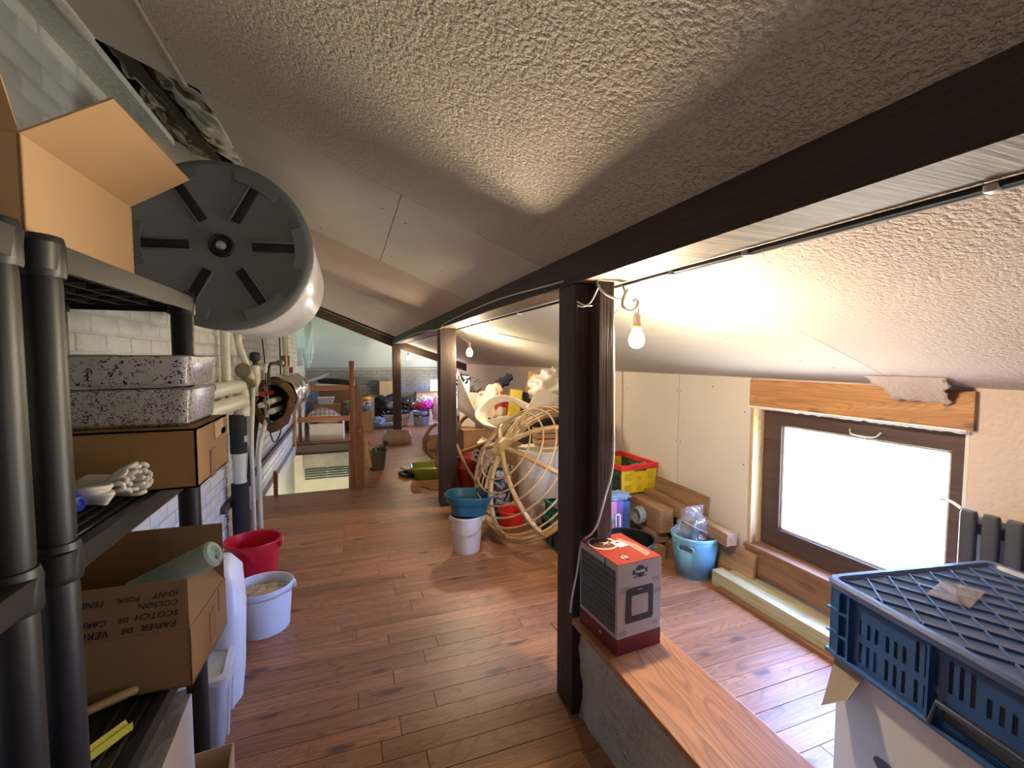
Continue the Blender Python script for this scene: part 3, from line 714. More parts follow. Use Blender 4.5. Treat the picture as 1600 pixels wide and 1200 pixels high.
MB().tube(bez([(-.09, -.0, .015), (-.06, -.013, .0), (-.03, -.014, .0)], 8), .003, 6).build('cable', cab_m, c2)
c3 = thing('sagging_cable', 'thin pale cable sagging along the side of the long beam', 'cable', (.845, 2.0, 1.85))
MB().tube(bez([(0, -.3, -.03), (-.003, .6, .0), (-.003, 1.5, -.01), (-.003, 2.2, -.03), (0, 2.45, -.06), (-.003, 4.0, -.02), (-.003, 6.5, -.05)], 12), .004, 6).build('cable', cab_m, c3)
wk = thing('wall_cable', 'thin pale cable clipped across the white ceiling behind the nearest post', 'cable', (1.0, 3.4, 1.75))
MB().tube(bez([(0.05, 1.0, .035), (.25, .5, -.02), (.5, .1, -.11), (.75, -.2, -.19), (.95, -.35, -.245)], 10), .005, 6).build('cable', cab_m, wk)
ct = thing('ceiling_cable', 'black cable crossing the pinkish ceiling at the far end', 'cable', (0, 9.0, 0))
MB().tube([(x_, .0, ROOF_L(x_)-.02) for x_ in (-.93, -.5, 0, .5, .84)], .018, 8).build('cable', black_rb, ct)

# ------------------------------------------------------------------ water heater
wh = thing('water_heater', 'large white cylindrical water heater with a grey end cap hung on the brick wall', 'water heater', (-.475, 2.13, 1.955))
HR = .336
RX = (-PI/2, 0, 0)
MB().lathe([(HR-.012, .03), (HR, .045), (HR, .96), (HR-.03, 1.0), (.05, 1.02)], 64, rot=RX).build('tank_body', white_en, wh)
MB().lathe([(.02, .006), (HR-.045, .006), (HR-.03, -.002), (HR-.010, .0), (HR+.003, .012), (HR+.004, .045), (HR-.02, .05)], 64, rot=RX).build('end_cap', grey_cap, wh)
for k in range(6):
    a = rad(60*k+2); 
    rb = MB(); Mr = Matrix.Rotation(-a, 4, 'Y')
    c = Mr @ Vector((HR*.56, .003, 0)); rb.box(c, (HR*.46, .008, .034), (0, -a, 0), .003)
    slot = rb.build('cap_slot', grey_dark, wh)
    e1 = MB(); c = Mr @ Vector((HR*.56, .0, .021)); e1.box(c, (HR*.50, .010, .006), (0, -a, 0), .002); e1.build('slot_rib', grey_cap, wh)
    rm = MB(); sec = [(q_*HR*math.cos(a+t_), -.005, q_*HR*math.sin(a+t_)) for q_, ts in ((.925, range(-4, 5)), (.80, range(4, -5, -1))) for t_ in [rad(4.2*v) for v in ts]]
    rm.slab(sec, (0, .012, 0))
    rm.build('rim_pad', mat('grey cap pad', (.16, .168, .165), .5), wh)
MB().lathe([(.012, -.004), (.034, -.004), (.040, -.010), (.046, .0), (.046, .01)], 24, rot=RX).build('centre_ring', grey_dark, wh)
MB().lathe([(.002, -.012), (.010, -.012), (.018, -.008), (.020, .0)], 18, rot=RX).build('thermometer', steel, wh)
for yy in (.25, .8): MB().box((-.385, yy, .1), (.15, .05, .30), bev=.004).build('wall_bracket', steel, wh)

# ------------------------------------------------------------------ pipework on the left wall
def pipe(name, label, pts, r, m, cat='pipe', extra=None, n=12, sm_=10):
    t = thing(name, label, cat, pts[0])
    o0 = Vector(pts[0]); MB().tube(bez([Vector(p)-o0 for p in pts], sm_), r, n).build('pipe_run', m, t)
    for nm, p, rr, hh, mm, ax in extra or []:
        d = Vector(ax)*hh/2; q = Vector(p)-o0
        MB().cyl(q-d, q+d, rr, n=16).build(nm, mm, t)
    return t
Z, Yv = (0, 0, 1), (0, 1, 0)
pipe('horizontal_pipe', 'upper thick cream pipe running level along the brick wall', [(-.84, 1.9, 1.31), (-.84, 3.2, 1.29), (-.84, 4.08, 1.275), (-.84, 4.20, 1.255), (-.84, 4.235, 1.19)], .052, pipe_w, extra=[('coupling', (-.84, 4.235, 1.17), .058, .06, pipe_w, Z)])
pipe('horizontal_pipe', 'lower thick cream pipe below its twin on the brick wall', [(-.80, 1.9, 1.215), (-.80, 3.2, 1.18), (-.80, 3.95, 1.165), (-.80, 4.06, 1.155), (-.815, 4.10, 1.09)], .052, pipe_w, extra=[('coupling', (-.815, 4.10, 1.07), .058, .06, pipe_w, Z)])
dp = thing('drain_pipe', 'thick black insulated drain pipe with a white coupling on the brick wall', 'pipe', (-.84, 4.08, 0))
MB().lathe([(.062, 0), (.064, .50), (.05, .505)], 18).build('foam_sleeve', mat('black foam', (.020, .021, .021), .8, bump=.3, bscale=120), dp)
MB().lathe([(.048, .50), (.048, .70), (.055, .70), (.055, .745), (.03, .75)], 18).build('coupling', pipe_w, dp)
MB().lathe([(.060, .745), (.062, 1.05), (.04, 1.055)], 18).build('foam_sleeve', mat('black foam', (.020, .021, .021)), dp)
MB().box((.055, -.03, .86), (.02, .02, .05), bev=.004).build('clip', white_pl, dp)
pipe('thin_pipe', 'thin white plastic pipe, left of the pair going down to the floor', [(-.79, 4.30, 0), (-.79, 4.30, .55), (-.795, 4.33, .80), (-.80, 4.45, 1.05), (-.81, 4.55, 1.22), (-.82, 4.6, 1.30)], .017, pipe_w, extra=[('fitting', (-.815, 4.58, 1.27), .028, .05, brass, Z)])
pipe('thin_pipe', 'thin white plastic pipe, right of the pair going down to the floor', [(-.76, 4.42, 0), (-.76, 4.42, .55), (-.755, 4.46, .72), (-.73, 4.60, .90), (-.72, 4.64, 1.0), (-.72, 4.64, 1.22)], .019, pipe_w, extra=[('sleeve', (-.72, 4.64, 1.06), .028, .13, pipe_w, Z)])
pipe('thin_pipe', 'thin white pipe rising behind the black valve wheel to the heater', [(-.72, 4.64, 1.22), (-.72, 4.64, 1.38), (-.72, 4.68, 1.44), (-.70, 5.0, 1.455)], .018, pipe_w)
pipe('riser_pipe', 'tall white riser pipe behind the heater, left of two', [(-.88, 3.95, 1.32), (-.88, 3.95, 2.2)], .032, pipe_w, n=14)
pipe('riser_pipe', 'slim white riser pipe with a ribbed joint, right of two', [(-.82, 4.55, 1.32), (-.84, 4.45, 1.45), (-.86, 4.30, 1.62), (-.86, 4.28, 1.72), (-.86, 4.28, 2.2)], .028, pipe_w, extra=[('joint_ring', (-.86, 4.28, 1.70+.03*k), .036, .014, steel, Z) for k in range(3)])
pipe('riser_pipe', 'white riser pipe above the foil jacket with a brass stopcock', [(-.66, 5.55, 1.30), (-.66, 5.55, 1.7), (-.66, 5.3, 1.95), (-.62, 3.2, 1.95)], .030, pipe_w, extra=[('stopcock', (-.66, 5.55, 1.47), .045, .12, brass, Z), ('lever', (-.66, 5.62, 1.42), .022, .10, brass, Yv)])
pipe('black_pipe', 'bent black pipe with a stop valve above the foil jacket', [(-.70, 4.64, 1.20), (-.70, 4.64, 1.36), (-.70, 4.70, 1.43), (-.69, 4.85, 1.45), (-.66, 5.48, 1.455)], .016, black_rb, extra=[('valve_body', (-.67, 5.2, 1.455), .03, .16, brass, Yv)])
pt_ = thing('pressure_pipe', 'short fat white pipe topped by a round black cap', 'pipe', (-.80, 4.62, 1.16))
MB().lathe([(.040, 0), (.040, .27), (.03, .28)], 16).build('pipe_run', pipe_w, pt_)
MB().lathe([(.02, .25), (.02, .31), (.044, .325), (.046, .36), (.04, .39), (.01, .40)], 18).build('round_cap', black_rb, pt_)
gv = thing('pressure_gauge', 'round brass valve with a clear dial at the end of the cream pipes', 'gauge', (-.83, 4.28, 1.40))
MB().lathe([(.05, -.02), (.062, -.015), (.062, .015), (.05, .02)], 24, rot=(rad(80), 0, rad(-20))).build('gauge_case', brass, gv)
MB().lathe([(.022, -.03), (.03, -.02), (.03, .02)], 16, rot=(rad(80), 0, rad(-20))).build('dial', steel, gv)
MB().tube(bez([(0, 0, -.05), (.02, .08, -.08), (.03, .16, -.12), (.02, .24, -.14)], 6), .025, 10).build('valve_stem', brass, gv)
pipe('dark_cable', 'thin dark cable drooping in a loop in front of the foil jacket', [(-.80, 4.9, 1.9), (-.74, 4.75, 1.45), (-.70, 4.5, 1.30), (-.70, 4.55, 1.10), (-.70, 4.75, .92), (-.66, 4.95, .86), (-.64, 4.85, .78), (-.66, 4.65, .72), (-.67, 4.5, .80), (-.69, 4.45, .98)], .006, black_rb, cat='cable', n=6)
pipe('dark_pipe', 'dark lagged pipe slanting down the wall behind the white pipes', [(-.90, 4.75, .30), (-.88, 4.9, .75), (-.84, 5.0, .98), (-.78, 5.05, 1.02)], .03, mat('black foam', (.02, .02, .02)))
pipe('vertical_rod', 'thin dark rod standing on the wall beyond the foil jacket', [(-.90, 7.0, .9), (-.90, 7.0, 2.4)], .010, black_rb)
ft = thing('insulated_tank', 'foil wrapped insulated tank with brown fibre showing at its open end', 'tank', (-.66, 4.55, 1.12))
def fj(u, v):
    a = 2*PI*v; y = .10+1.5*u; r = .175*(1+.10*noise.noise(Vector((math.cos(a)*2.2, math.sin(a)*2.2, y*6)))+.05*noise.noise(Vector((math.cos(a)*6, math.sin(a)*6, y*14))))*(1+.08*math.sin(y*12))
    return Vector((r*math.cos(a), y, r*math.sin(a)*1.1))
MB().grid(fj, 40, 36).build('foil_jacket', mat('foil jacket', (.68, .64, .62), .2, .95, var=.35, vscale=12), ft, angle=.4)
def ff(u, v):
    a = 2*PI*v; r = (.178-.050*u)*(1+.10*noise.noise(Vector((math.cos(a)*3, math.sin(a)*3, 4)))+.05*noise.noise(Vector((math.cos(a)*9, math.sin(a)*9, u*3)))); sag = -.16*max(0, -math.sin(a))**2*(1-u*.4)
    return Vector((r*math.cos(a), .10-.06*u+.02*math.sin(5*a), r*math.sin(a)*1.12+sag*.6))
MB().grid(ff, 5, 40).build('fibre_edge', mat('brown fibre', (.10, .05, .022), .95, bump=.9, bscale=50, var=.35), ft, thick=.02)
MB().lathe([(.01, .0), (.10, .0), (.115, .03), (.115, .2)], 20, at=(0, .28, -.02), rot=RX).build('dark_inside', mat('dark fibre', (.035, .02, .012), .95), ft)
for (ax, az, m_) in ((-.03, .06, mat('red pipe', (.45, .05, .04), .4)), (.02, -.01, pipe_w), (.03, -.10, pipe_w), (-.05, -.04, pipe_w)): MB().cyl((ax-.04, -.02, az), (ax, .3, az), .026, n=12).build('tank_pipe', m_, ft)
MB().lathe([(.18, 1.58), (.19, 1.60), (.19, 1.66), (.17, 1.68), (.03, 1.69)], 28, rot=RX).build('end_collar', mat('beige lagging', (.60, .48, .36), .7), ft)
MB().box((.0, 1.45, .24), (.05, .08, .07), bev=.006).build('red_valve', mat('red pipe', (.45, .05, .04)), ft)
MB().box((-.19, .8, .0), (.14, .06, .05)).build('wall_bracket', steel, ft)
bt = thing('tube_bundle', 'bundle of thin metal tubes resting on the top rail beside the foil jacket', 'tubes', (-.80, 8.55, 1.03))
for k in range(3): MB().cyl((.0+.03*k, -.15, .03+.02*k), (.34+.05*k, .35, .12+.035*k), .014, n=8).build('tube', steel, bt)
for (x_, lab) in ((-.90, 'narrow white upright board between the railing and the wall'), (-.80, 'white upright board beside the carton with the plaid cushion')):
    tag(MB().box((x_, 8.9, .46), (.04, .12, .92), bev=.003).build('white_board', mat('white painted board', (.78, .77, .74), .5)), lab, 'board')

# ------------------------------------------------------------------ shelving units
def rack(name, label, y0, y1, tops, posts_at, height):
    t = thing(name, label, 'shelving unit', (-.70, (y0+y1)/2, 0)); hy = (y1-y0)/2
    for zt in tops:
        s_ = thing_part('shelf', t)
        MB().rrect([(0, 0, zt-.05, .205, hy, .03), (0, 0, zt-.002, .208, hy+.003, .03), (0, 0, zt, .200, hy-.005, .026), (0, 0, zt, .185, hy-.02, .02), (0, 0, zt-.008, .182, hy-.023, .02)], 5, cap0=False).build('shelf_tray', black_pl, s_, angle=.5)
        rb = MB()
        for k in range(5): rb.box((-.15+.075*k, 0, zt-.022), (.008, 2*hy-.06, .026))
        for k in range(7): rb.box((0, -hy+.06+k*(2*hy-.12)/6, zt-.022), (.38, .006, .026))
        rb.build('shelf_ribs', black_pl, s_, smooth=False)
        rr = MB()
        for k in range(3): rr.tube([(.165-.03*k, -hy+.05, zt-.006), (.165-.03*k, hy-.05, zt-.006)], .005, 6)
        rr.build('tray_ridges', black_pl, s_)
        for (x_, y_) in posts_at: MB().lathe([(.037, zt-.062), (.039, zt-.055), (.039, zt-.003), (.036, zt+.012), (.030, zt+.014)], 20, at=(x_+.70, y_-(y0+y1)/2, 0)).build('collar', black_pl, s_)
    zs = [0]+sorted(tops)
    for (x_, y_) in posts_at:
        for a, b_ in zip(zs[:-1], zs[1:]):
            MB().lathe([(.031, a+(.0 if a == 0 else .012)), (.0325, a+.03), (.0325, b_-.075), (.031, b_-.06)], 20, at=(x_+.70, y_-(y0+y1)/2, 0)).build('upright', black_pl, t)
    return t
def thing_part(name, parent):
    o = bpy.data.objects.new(name, None); COL.objects.link(o); o.parent = parent; o.empty_display_size = .03; return o
SH = (.57, 1.14, 1.71)
rack('shelving_unit', 'black plastic shelving unit holding cartons and rope against the brick wall', 1.03, 1.87, SH, [(-.53, 1.075), (-.53, 1.825), (-.87, 1.075), (-.87, 1.825)], 1.71)
rack('shelving_unit', 'black plastic shelving unit nearest the camera, cut off at the left edge', .15, .99, SH, [(-.53, .20), (-.53, .955), (-.87, .20), (-.87, .955)], 1.71)

# ------------------------------------------------------------------ cartons
def carton(label, loc, size, rotz, m, flaps=(), cat='box', name='cardboard_box', closed=False, th=.005, tape_top=False, group=None):
    """size w(x) d(y) h; flaps: list of (side, length, angle) side in x+ x- y+ y-; angle from upright, outward positive"""
    t = thing(name, label, cat, loc, rotz, group); w, d, h = size
    b = MB()
    b.span((-w/2, -d/2, 0), (w/2, d/2, th))
    b.span((-w/2, -d/2, 0), (-w/2+th, d/2, h)); b.span((w/2-th, -d/2, 0), (w/2, d/2, h))
    b.span((-w/2, -d/2, 0), (w/2, -d/2+th, h)); b.span((-w/2, d/2-th, 0), (w/2, d/2, h))
    b.build('carton_body', m, t, smooth=False)
    if closed:
        MB().span((-w/2, -d/2, h-th), (w/2, -.002, h)).build('flap', m, t, smooth=False)
        MB().span((-w/2, .002, h-th), (w/2, d/2, h)).build('flap', m, t, smooth=False)
        if tape_top: MB().span((-w/2-.001, -.025, h-.05), (w/2+.001, .025, h+.001)).build('tape', tape, t, smooth=False)
    for side, ln, ang in flaps:
        ax = 0 if side[0] == 'x' else 1; sg = 1 if side[1] == '+' else -1
        half = (d if ax == 0 else w)/2-.002; edge = (w if ax == 0 else d)/2
        n = Vector((sg, 0, 0)) if ax == 0 else Vector((0, sg, 0)); tv = Vector((0, 1, 0)) if ax == 0 else Vector((1, 0, 0))
        dv = n*math.sin(rad(ang))+Vector((0, 0, 1))*math.cos(rad(ang)); nv = n*math.cos(rad(ang))-Vector((0, 0, 1))*math.sin(rad(ang))
        base = n*(edge-.003)+Vector((0, 0, h))
        p = [base-tv*half, base+tv*half, base+tv*(half-.004)+dv*ln, base-tv*(half-.004)+dv*ln]
        MB().slab(p, nv*(-.004)).build('flap', m, t, smooth=False)
    return t
# open box on the top shelf
carton('open orange-brown box on the top shelf with a wide flap folded outward', (-.722, 1.29, 1.712), (.36, .42, .19), -1, card, [('x+', .165, 58), ('y-', .16, 24), ('x-', .15, 15), ('y+', .10, -75)])
# brown box with speckled tins
bx = carton('closed brown box on the middle shelf beneath the speckled tins', (-.645, 1.615, 1.142), (.49, .33, .165), 0, card_b, closed=True)
MB().box((.2465, -.02, .04), (.002, .05, .085)).build('tape', tape, bx, smooth=False)
MB().box((.2465, .06, .135), (.002, .10, .05), (rad(4), 0, 0)).build('peeled_patch', card_l, bx, smooth=False)
MB().lathe([(.001, 0), (.02, .0)], 14, at=(.2485, .105, .12), sx=.55, sy=1.4, rot=(0, PI/2, 0)).build('hand_hole', card_d, bx)
tin_a = pattern('fine red-black flecked enamel', 'fleck', [(.52, .52, .53), (.06, .02, .02), (.03, .025, .03), (.25, .06, .05)], 62, .2)
tin_b = pattern('coarse black flecked enamel', 'fleck', [(.55, .55, .56), (.02, .02, .022), (.18, .05, .05)], 46, .2)
for (zz, h_, m_, lab) in ((1.309, .105, tin_a, 'lower speckled tin with fine dark red flecks on the brown box'), (1.421, .088, tin_b, 'upper speckled tin with sparse black flecks, stacked on the other tin')):
    t = thing('speckled_tin', lab, 'tin', (-.585, 1.64, zz))
    MB().rrect([(0, 0, 0, .145, .125, .02), (0, 0, .008, .153, .133, .024), (0, 0, h_-.022, .158, .138, .024)], 5).build('tin_body', m_, t)
    MB().rrect([(0, 0, h_-.024, .162, .142, .026), (0, 0, h_-.004, .163, .143, .026), (0, 0, h_, .158, .138, .024)], 5).build('lid', m_, t)
# ropes on the middle shelf
rope_w = mat('white rope', (.74, .72, .68), .6, bump=.1, bscale=220)
rp = thing('rope_hank', 'white rope hank bound tight with a splayed end on the middle shelf', 'rope', (-.585, 1.42, 1.142), -26)
for k in range(20):
    r_ = random.Random(k); a = 2.399*k; q = math.sqrt((k+.5)/20); b_ = a+.5
    y1, z1 = .019*q*math.cos(a), .027+.019*q*math.sin(a)
    y2, z2 = .046*q*math.cos(a), .050+.042*q*math.sin(a); y3, z3 = .046*q*math.cos(b_), .050+.042*q*math.sin(b_); e_ = .078+.014*r_.random()
    MB().tube(bez([(-.13, y1*1.3, z1), (-.05, y1, z1), (.0, y1, z1), (.035, (y1+y2)/2, (z1+z2)/2), (e_-.010, y2, z2), (e_, (y2+y3)/2, (z2+z3)/2+.002), (e_-.010, y3, z3), (.03, (y1+y3)/2, (z1+z3)/2-.002), (.0, y1*.6, z1)], 5), .0052, 7).build('rope_strand', rope_w, rp)
for k in range(10): MB().tube([(.004-.007*k, .029*math.cos(a_), .029+.026*math.sin(a_)) for a_ in [2*PI*j/16 for j in range(16)]], .0042, 6, closed=True).build('rope_binding', rope_w, rp)
rc = thing('rope_coil', 'thick white rope coil with an open loop on the middle shelf', 'rope', (-.612, 1.335, 1.143), -20)
for k in range(8):
    r_ = random.Random(k+50); w_ = .010+.0050*k
    MB().tube(bez([(-.10, -w_*.6, .014+.003*k), (-.02, -w_*1.1, .016+.0045*k), (.045+.002*k, -w_*.8, .018+.0055*k), (.068+.004*(k % 5), .0, .014+.0055*k), (.045, w_*.7, .022+.004*k), (-.02, w_*1.0, .022+.002*k), (-.10, w_*.5, .016+.002*k)], 6), .0055, 8).build('rope_strand', rope_w, rc)
bc = thing('blue_rope', 'shiny dark blue cord wound in tight rings on the middle shelf', 'cord', (-.612, 1.262, 1.145), -20)
blue_cord = mat('blue cord', (.012, .03, .30), .22)
for k in range(9): MB().tube([(-.05+.0115*k, (.030-.006*max(0, k-5))*math.cos(a_), .033+(.030-.006*max(0, k-5))*math.sin(a_)) for a_ in [2*PI*j/18 for j in range(18)]], .0072, 7, closed=True).build('cord_turn', blue_cord, bc)
MB().lathe([(.026, -.06), (.026, .01), (.006, .045)], 14, at=(0, 0, .033), rot=(0, PI/2, 0)).build('cord_core', blue_cord, bc)
# open carton with handwriting on the bottom shelf
bw = carton('open brown carton with upside-down handwriting on the bottom shelf, a foam tube inside', (-.642, 1.625, .572), (.43, .31, .168), -3, card_b, [('y-', .140, -3), ('y+', .19, 4), ('x+', .10, -40), ('x-', .11, 10)])
MB().box((.2155, .02, .08), (.002, .05, .10)).build('tape', tape, bw, smooth=False)
MB().box((.2155, .08, .125), (.002, .006, .07)).build('score_mark', card_d, bw, smooth=False)
def hw(s_, x_, z_, sz): text(bw, 'handwriting', s_, sz, ink, frame_of((-1, 0, 0), (0, 0, -1), (x_, -.1565+.0075*(z_-.168)/.140, z_)), 'LEFT', .25, 1.08, .0003)
hw('PAPiER', .185, 0.19, .026); hw('DE', .085, 0.188, .022); hw('VERRE', .03, 0.187, .027); hw('( .', -.10, 0.185, .026)
hw('SCOTCH', .19, 0.22, .024); hw('DE', .075, 0.218, .02); hw('CARROSSiER', .025, 0.217, .022)
hw('COLSON', .19, 0.249, .022)
hw('JOiNT', .19, 0.274, .021); hw('POUR', .10, 0.272, .018); hw('FENETRE', .02, 0.27, .022)
ft_ = thing('foam_tube', 'pale green hollow foam tube poking out of the carton with handwriting', 'foam tube', (-.415, 1.62, .885), rot=(0, rad(64), rad(-14)))
MB().lathe([(.016, -.26), (.040, -.26), (.041, .0), (.034, .008), (.022, .008), (.016, -.002)], 22).build('tube', mat('pale green foam', (.46, .62, .47), .7, var=.04), ft_)
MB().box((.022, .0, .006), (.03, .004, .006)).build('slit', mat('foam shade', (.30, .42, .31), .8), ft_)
# odds and ends on the bottom shelf front
hm = thing('wooden_mallet', 'pale worn wooden mallet grip on the bottom shelf', 'mallet', (-.705, 1.375, .590), 30)
MB().tube([(-.16, 0, .0), (.02, 0, .004), (.13, 0, .006), (.16, 0, .006), (.167, 0, .006)], [.010, .012, .015, .014, .008], 10, flat=.8).build('handle', wood('worn yellow wood', (.42, .27, .09), (.62, .44, .18), 0, .5), hm)
MB().box((-.19, 0, .0), (.10, .035, .02), bev=.004).build('tool_head', steel, hm)
yr = thing('yellow_rule', 'yellow grooved plastic bar below the wooden handle on the bottom shelf', 'bar', (-.625, 1.205, .573), 56)
MB().slab([(-.17, -.012, 0), (-.17, .012, 0), (-.17, .012, .02), (-.17, .004, .012), (-.17, -.004, .012), (-.17, -.012, .02)], (.33, 0, 0)).build('bar', mat('dull yellow plastic', (.56, .52, .05), .45), yr, smooth=False)
# white bins on the floor between shelf and aisle
bb = thing('baby_bath', 'long white plastic baby bath stood on end beside the shelving unit', 'bath', (-.53, 2.26, .0), 8)
MB().rrect([(-.10, 0, .02, .02, .10, .018), (-.02, 0, .0, .04, .14, .03), (.0, 0, .05, .055, .17, .05), (.005, 0, .35, .06, .19, .055), (.0, 0, .53, .055, .17, .05), (-.02, 0, .595, .035, .12, .03), (-.03, 0, .605, .02, .08, .018)], 6).build('bath_shell', white_pl, bb, angle=1.2)
MB().tube([(-.075, .19*math.cos(a_), .305+.29*math.sin(a_)) for a_ in [2*PI*k/36 for k in range(36)]], .012, 8, closed=True).build('bath_rim', white_pl, bb)
frost = mat('frosted plastic', (.70, .74, .78), .3, var=.04, trans=.25)
sb = thing('storage_box', 'frosted white storage box with a ridged lid beside the shelf upright', 'storage box', (-.60, 1.985, .0), 6)
MB().rrect([(0, 0, 0, .10, .085, .02), (0, 0, .02, .115, .095, .025), (0, 0, .28, .13, .115, .03)], 5).build('box_body', frost, sb)
MB().rrect([(0, 0, .28, .138, .122, .03), (0, 0, .305, .14, .124, .03), (0, 0, .31, .12, .105, .025), (0, 0, .302, .115, .10, .022)], 5).build('lid', white_pl, sb)
MB().tube([(.127, -.07, .05), (.136, -.07, .23), (.136, .07, .23), (.127, .07, .05)], .006, 6).build('moulded_frame', white_pl, sb)
wc = thing('white_carton', 'white carton wrapped in clear film on the floor by the shelf foot', 'box', (-.565, 1.55, 0), 3)
MB().span((-.06, -.16, 0), (.06, .16, .385), .003).build('carton_body', mat('white carton', (.74, .74, .76), .5, var=.03), wc, smooth=False)
MB().span((-.058, -.158, .3855), (.058, .158, .387)).build('carton_top', mat('grey carton top', (.34, .32, .32), .6), wc, smooth=False)
def film(u, v):
    x = -.10+.16*u; y = -.17+.34*v
    return Vector((x, y, .395+.018*noise.noise(Vector((x*22, y*13, 2)))+.02*max(0, .35-u)))
MB().grid(film, 14, 30).build('clear_film', glass('clear film', (.93, .93, .95), .16, .05, .05, bump=.6), wc, angle=.4)
lc = carton('small open carton on the floor at the lower edge, in front of the shelf foot', (-.475, 1.70, 0), (.14, .14, .13), 6, card_l)
# buckets by the left wall
def bucket(name, label, cat, loc, rb, rt, h, m, rim=.008, sx=1, sy=1, rotz=0, handle=None, hm_=None, group=None, rot=None):
    t = thing(name, label, cat, loc, rotz, group, rot)
    MB().lathe([(rb-.01, .004), (rb, 0), (rb+.003, .006), (rt, h), (rt+rim, h+.001), (rt+rim, h-.012), (rt+rim*.6, h+.004), (rt-.004, h), (rb-.003, .008), (.01, .008)], 40, sx=sx, sy=sy, cap0=True).build('bucket_body', m, t)
    if handle:
        p0, drop, side = handle
        for s_ in (-1, 1): MB().box((s_*(rt+.006)*sx, 0, h-.035), (.02, .035, .035), bev=.005).build('handle_ear', m, t)
        a = [(math.cos(PI*k/16)*(rt+.012)*sx, side*math.sin(PI*k/16)*(rt+.01)*sy, h-.03+drop*math.sin(PI*k/16)) for k in range(17)]
        MB().tube(a, .0028, 6).build('handle', hm_ or steel, t)
    return t
wbk = bucket('white_bucket', 'white bucket of dried plaster lumps beside the brick wall', 'bucket', (-.475, 2.745, 0), .115, .135, .25, mat('white bucket plastic', (.72, .74, .78), .4, var=.04), sx=1.12, sy=1.0, rotz=12, handle=(0, -.0, -1))
def rub(u, v):
    a = 2*PI*v; r = .122*u
    return Vector((r*1.1*math.cos(a), r*math.sin(a), .20+.022*noise.noise(Vector((r*30*math.cos(a), r*30*math.sin(a), 1)))+.02*(1-u)))
MB().grid(rub, 14, 36).build('plaster_lumps', mat('dried plaster', (.66, .55, .40), .9, var=.3, vscale=30, bump=.8, bscale=60), wbk, angle=.4)
rbk = bucket('red_bucket', 'crimson bucket with a pouring lip behind the white plaster bucket', 'bucket', (-.62, 3.33, 0), .115, .152, .30, red_pl, sx=1.1, rotz=-14, handle=(0, .02, 1), hm_=mat('cream handle', (.7, .6, .45), .5))
MB().slab([(-.02, -.150, .30), (.10, -.128, .30), (.07, -.158, .22)], (.0, -.012, .0)).build('pouring_lip', red_pl, rbk)

# ------------------------------------------------------------------ right side: printed box, crate, radiator, timber, basket
pb = thing('printed_box', 'printed pet door box with a red top standing on the low wall', 'box', (.978, 1.463, .4255), 4)
grey_print = mat('grey carton print', (.50, .46, .44), .4, var=.03)
red_print = mat('red carton print', (.27, .030, .022), .35, var=.05)
maroon = mat('maroon carton print', (.16, .012, .016), .4, var=.05)
BW, BD, BH = .20, .245, .335
MB().span((-BW/2, -BD/2, 0), (BW/2, BD/2, BH-.001), .002).build('carton_body', grey_print, pb, smooth=False)
MB().span((-BW/2+.001, -BD/2+.001, BH-.001), (BW/2-.001, BD/2-.001, BH+.0015)).build('red_top', red_print, pb, smooth=False)
fr = -BD/2-.0006
MB().span((-BW/2, fr, 0.0005), (BW/2, fr+.0006, .062)).build('maroon_band', maroon, pb, smooth=False)
sp = MB()
for k in range(11):
    r_ = random.Random(k+3); y0 = -BD/2+.012
    sp.span((-BW/2-.0007, y0, .075+k*.0215), (-BW/2, BD/2-.008, .075+k*.0215+.0203))
sp.build('timber_print', wood('grey timber print', (.045, .048, .052), (.13, .135, .14), 1, .5, 0, 1.0, False), pb, smooth=False)
MB().span((-BW/2-.0006, -BD/2, .0005), (-BW/2, BD/2, .062)).build('maroon_band', maroon, pb, smooth=False)
white_print = mat('white print', (.75, .72, .68), .5); dark_print = mat('black print', (.016, .014, .014), .4)
Mf = lambda x_, z_: frame_of((1, 0, 0), (0, 0, 1), (x_, fr-.0003, z_))
dd = MB(); dd.slab([(-.062, fr, .112), (.055, fr, .112), (.062, fr, .122), (.062, fr, .232), (.055, fr, .242), (-.055, fr, .242), (-.062, fr, .232), (-.066, fr, .122)], (0, -.0008, 0)); dd.build('door_picture', dark_print, pb, smooth=False)
dd = MB(); dd.slab([(-.036, fr-.0009, .138), (.036, fr-.0009, .138), (.038, fr-.0009, .146), (.038, fr-.0009, .205), (.034, fr-.0009, .212), (-.034, fr-.0009, .212), (-.038, fr-.0009, .205), (-.038, fr-.0009, .146)], (0, -.0006, 0)); dd.build('flap_picture', mat('pale flap print', (.46, .42, .39), .5), pb, smooth=False)
dd = MB(); dd.slab([(-.038, fr, .290), (.034, fr, .292), (.030, fr, .300), (.036, fr, .308), (-.036, fr, .306), (-.032, fr, .298)], (0, -.0006, 0))
dd.lathe([(.022, 0), (.022, .0005)], 20, at=(0, fr, .299), rot=(PI/2, 0, 0)); dd.build('logo_ribbon', dark_print, pb, smooth=False)
text(pb, 'logo_lettering', 'PetSafe', .0155, white_print, Mf(0, .299) @ Matrix.Translation((0, 0, .0008)), bold=.0004)
text(pb, 'small_print', 'Petite Porte pour chat', .0065, dark_print, Mf(.0, .279))
text(pb, 'small_print', 'PetSafe', .0075, white_print, Mf(0, .232) @ Matrix.Translation((0, 0, .0012)))
for (x_, z_, n_) in ((.075, .262, 3), (-.072, .248, 4), (.085, .215, 3), (-.075, .085, 3), (.075, .092, 2)):
    lp = MB()
    for q in range(n_): lp.span((x_-.018, fr-.0003, z_-.006*q), (x_+.016-.004*(q % 2), fr+.0003, z_-.006*q+.0022))
    lp.build('fine_print', mat('grey print', (.24, .21, .20), .5), pb, smooth=False)
tz = BH+.0018
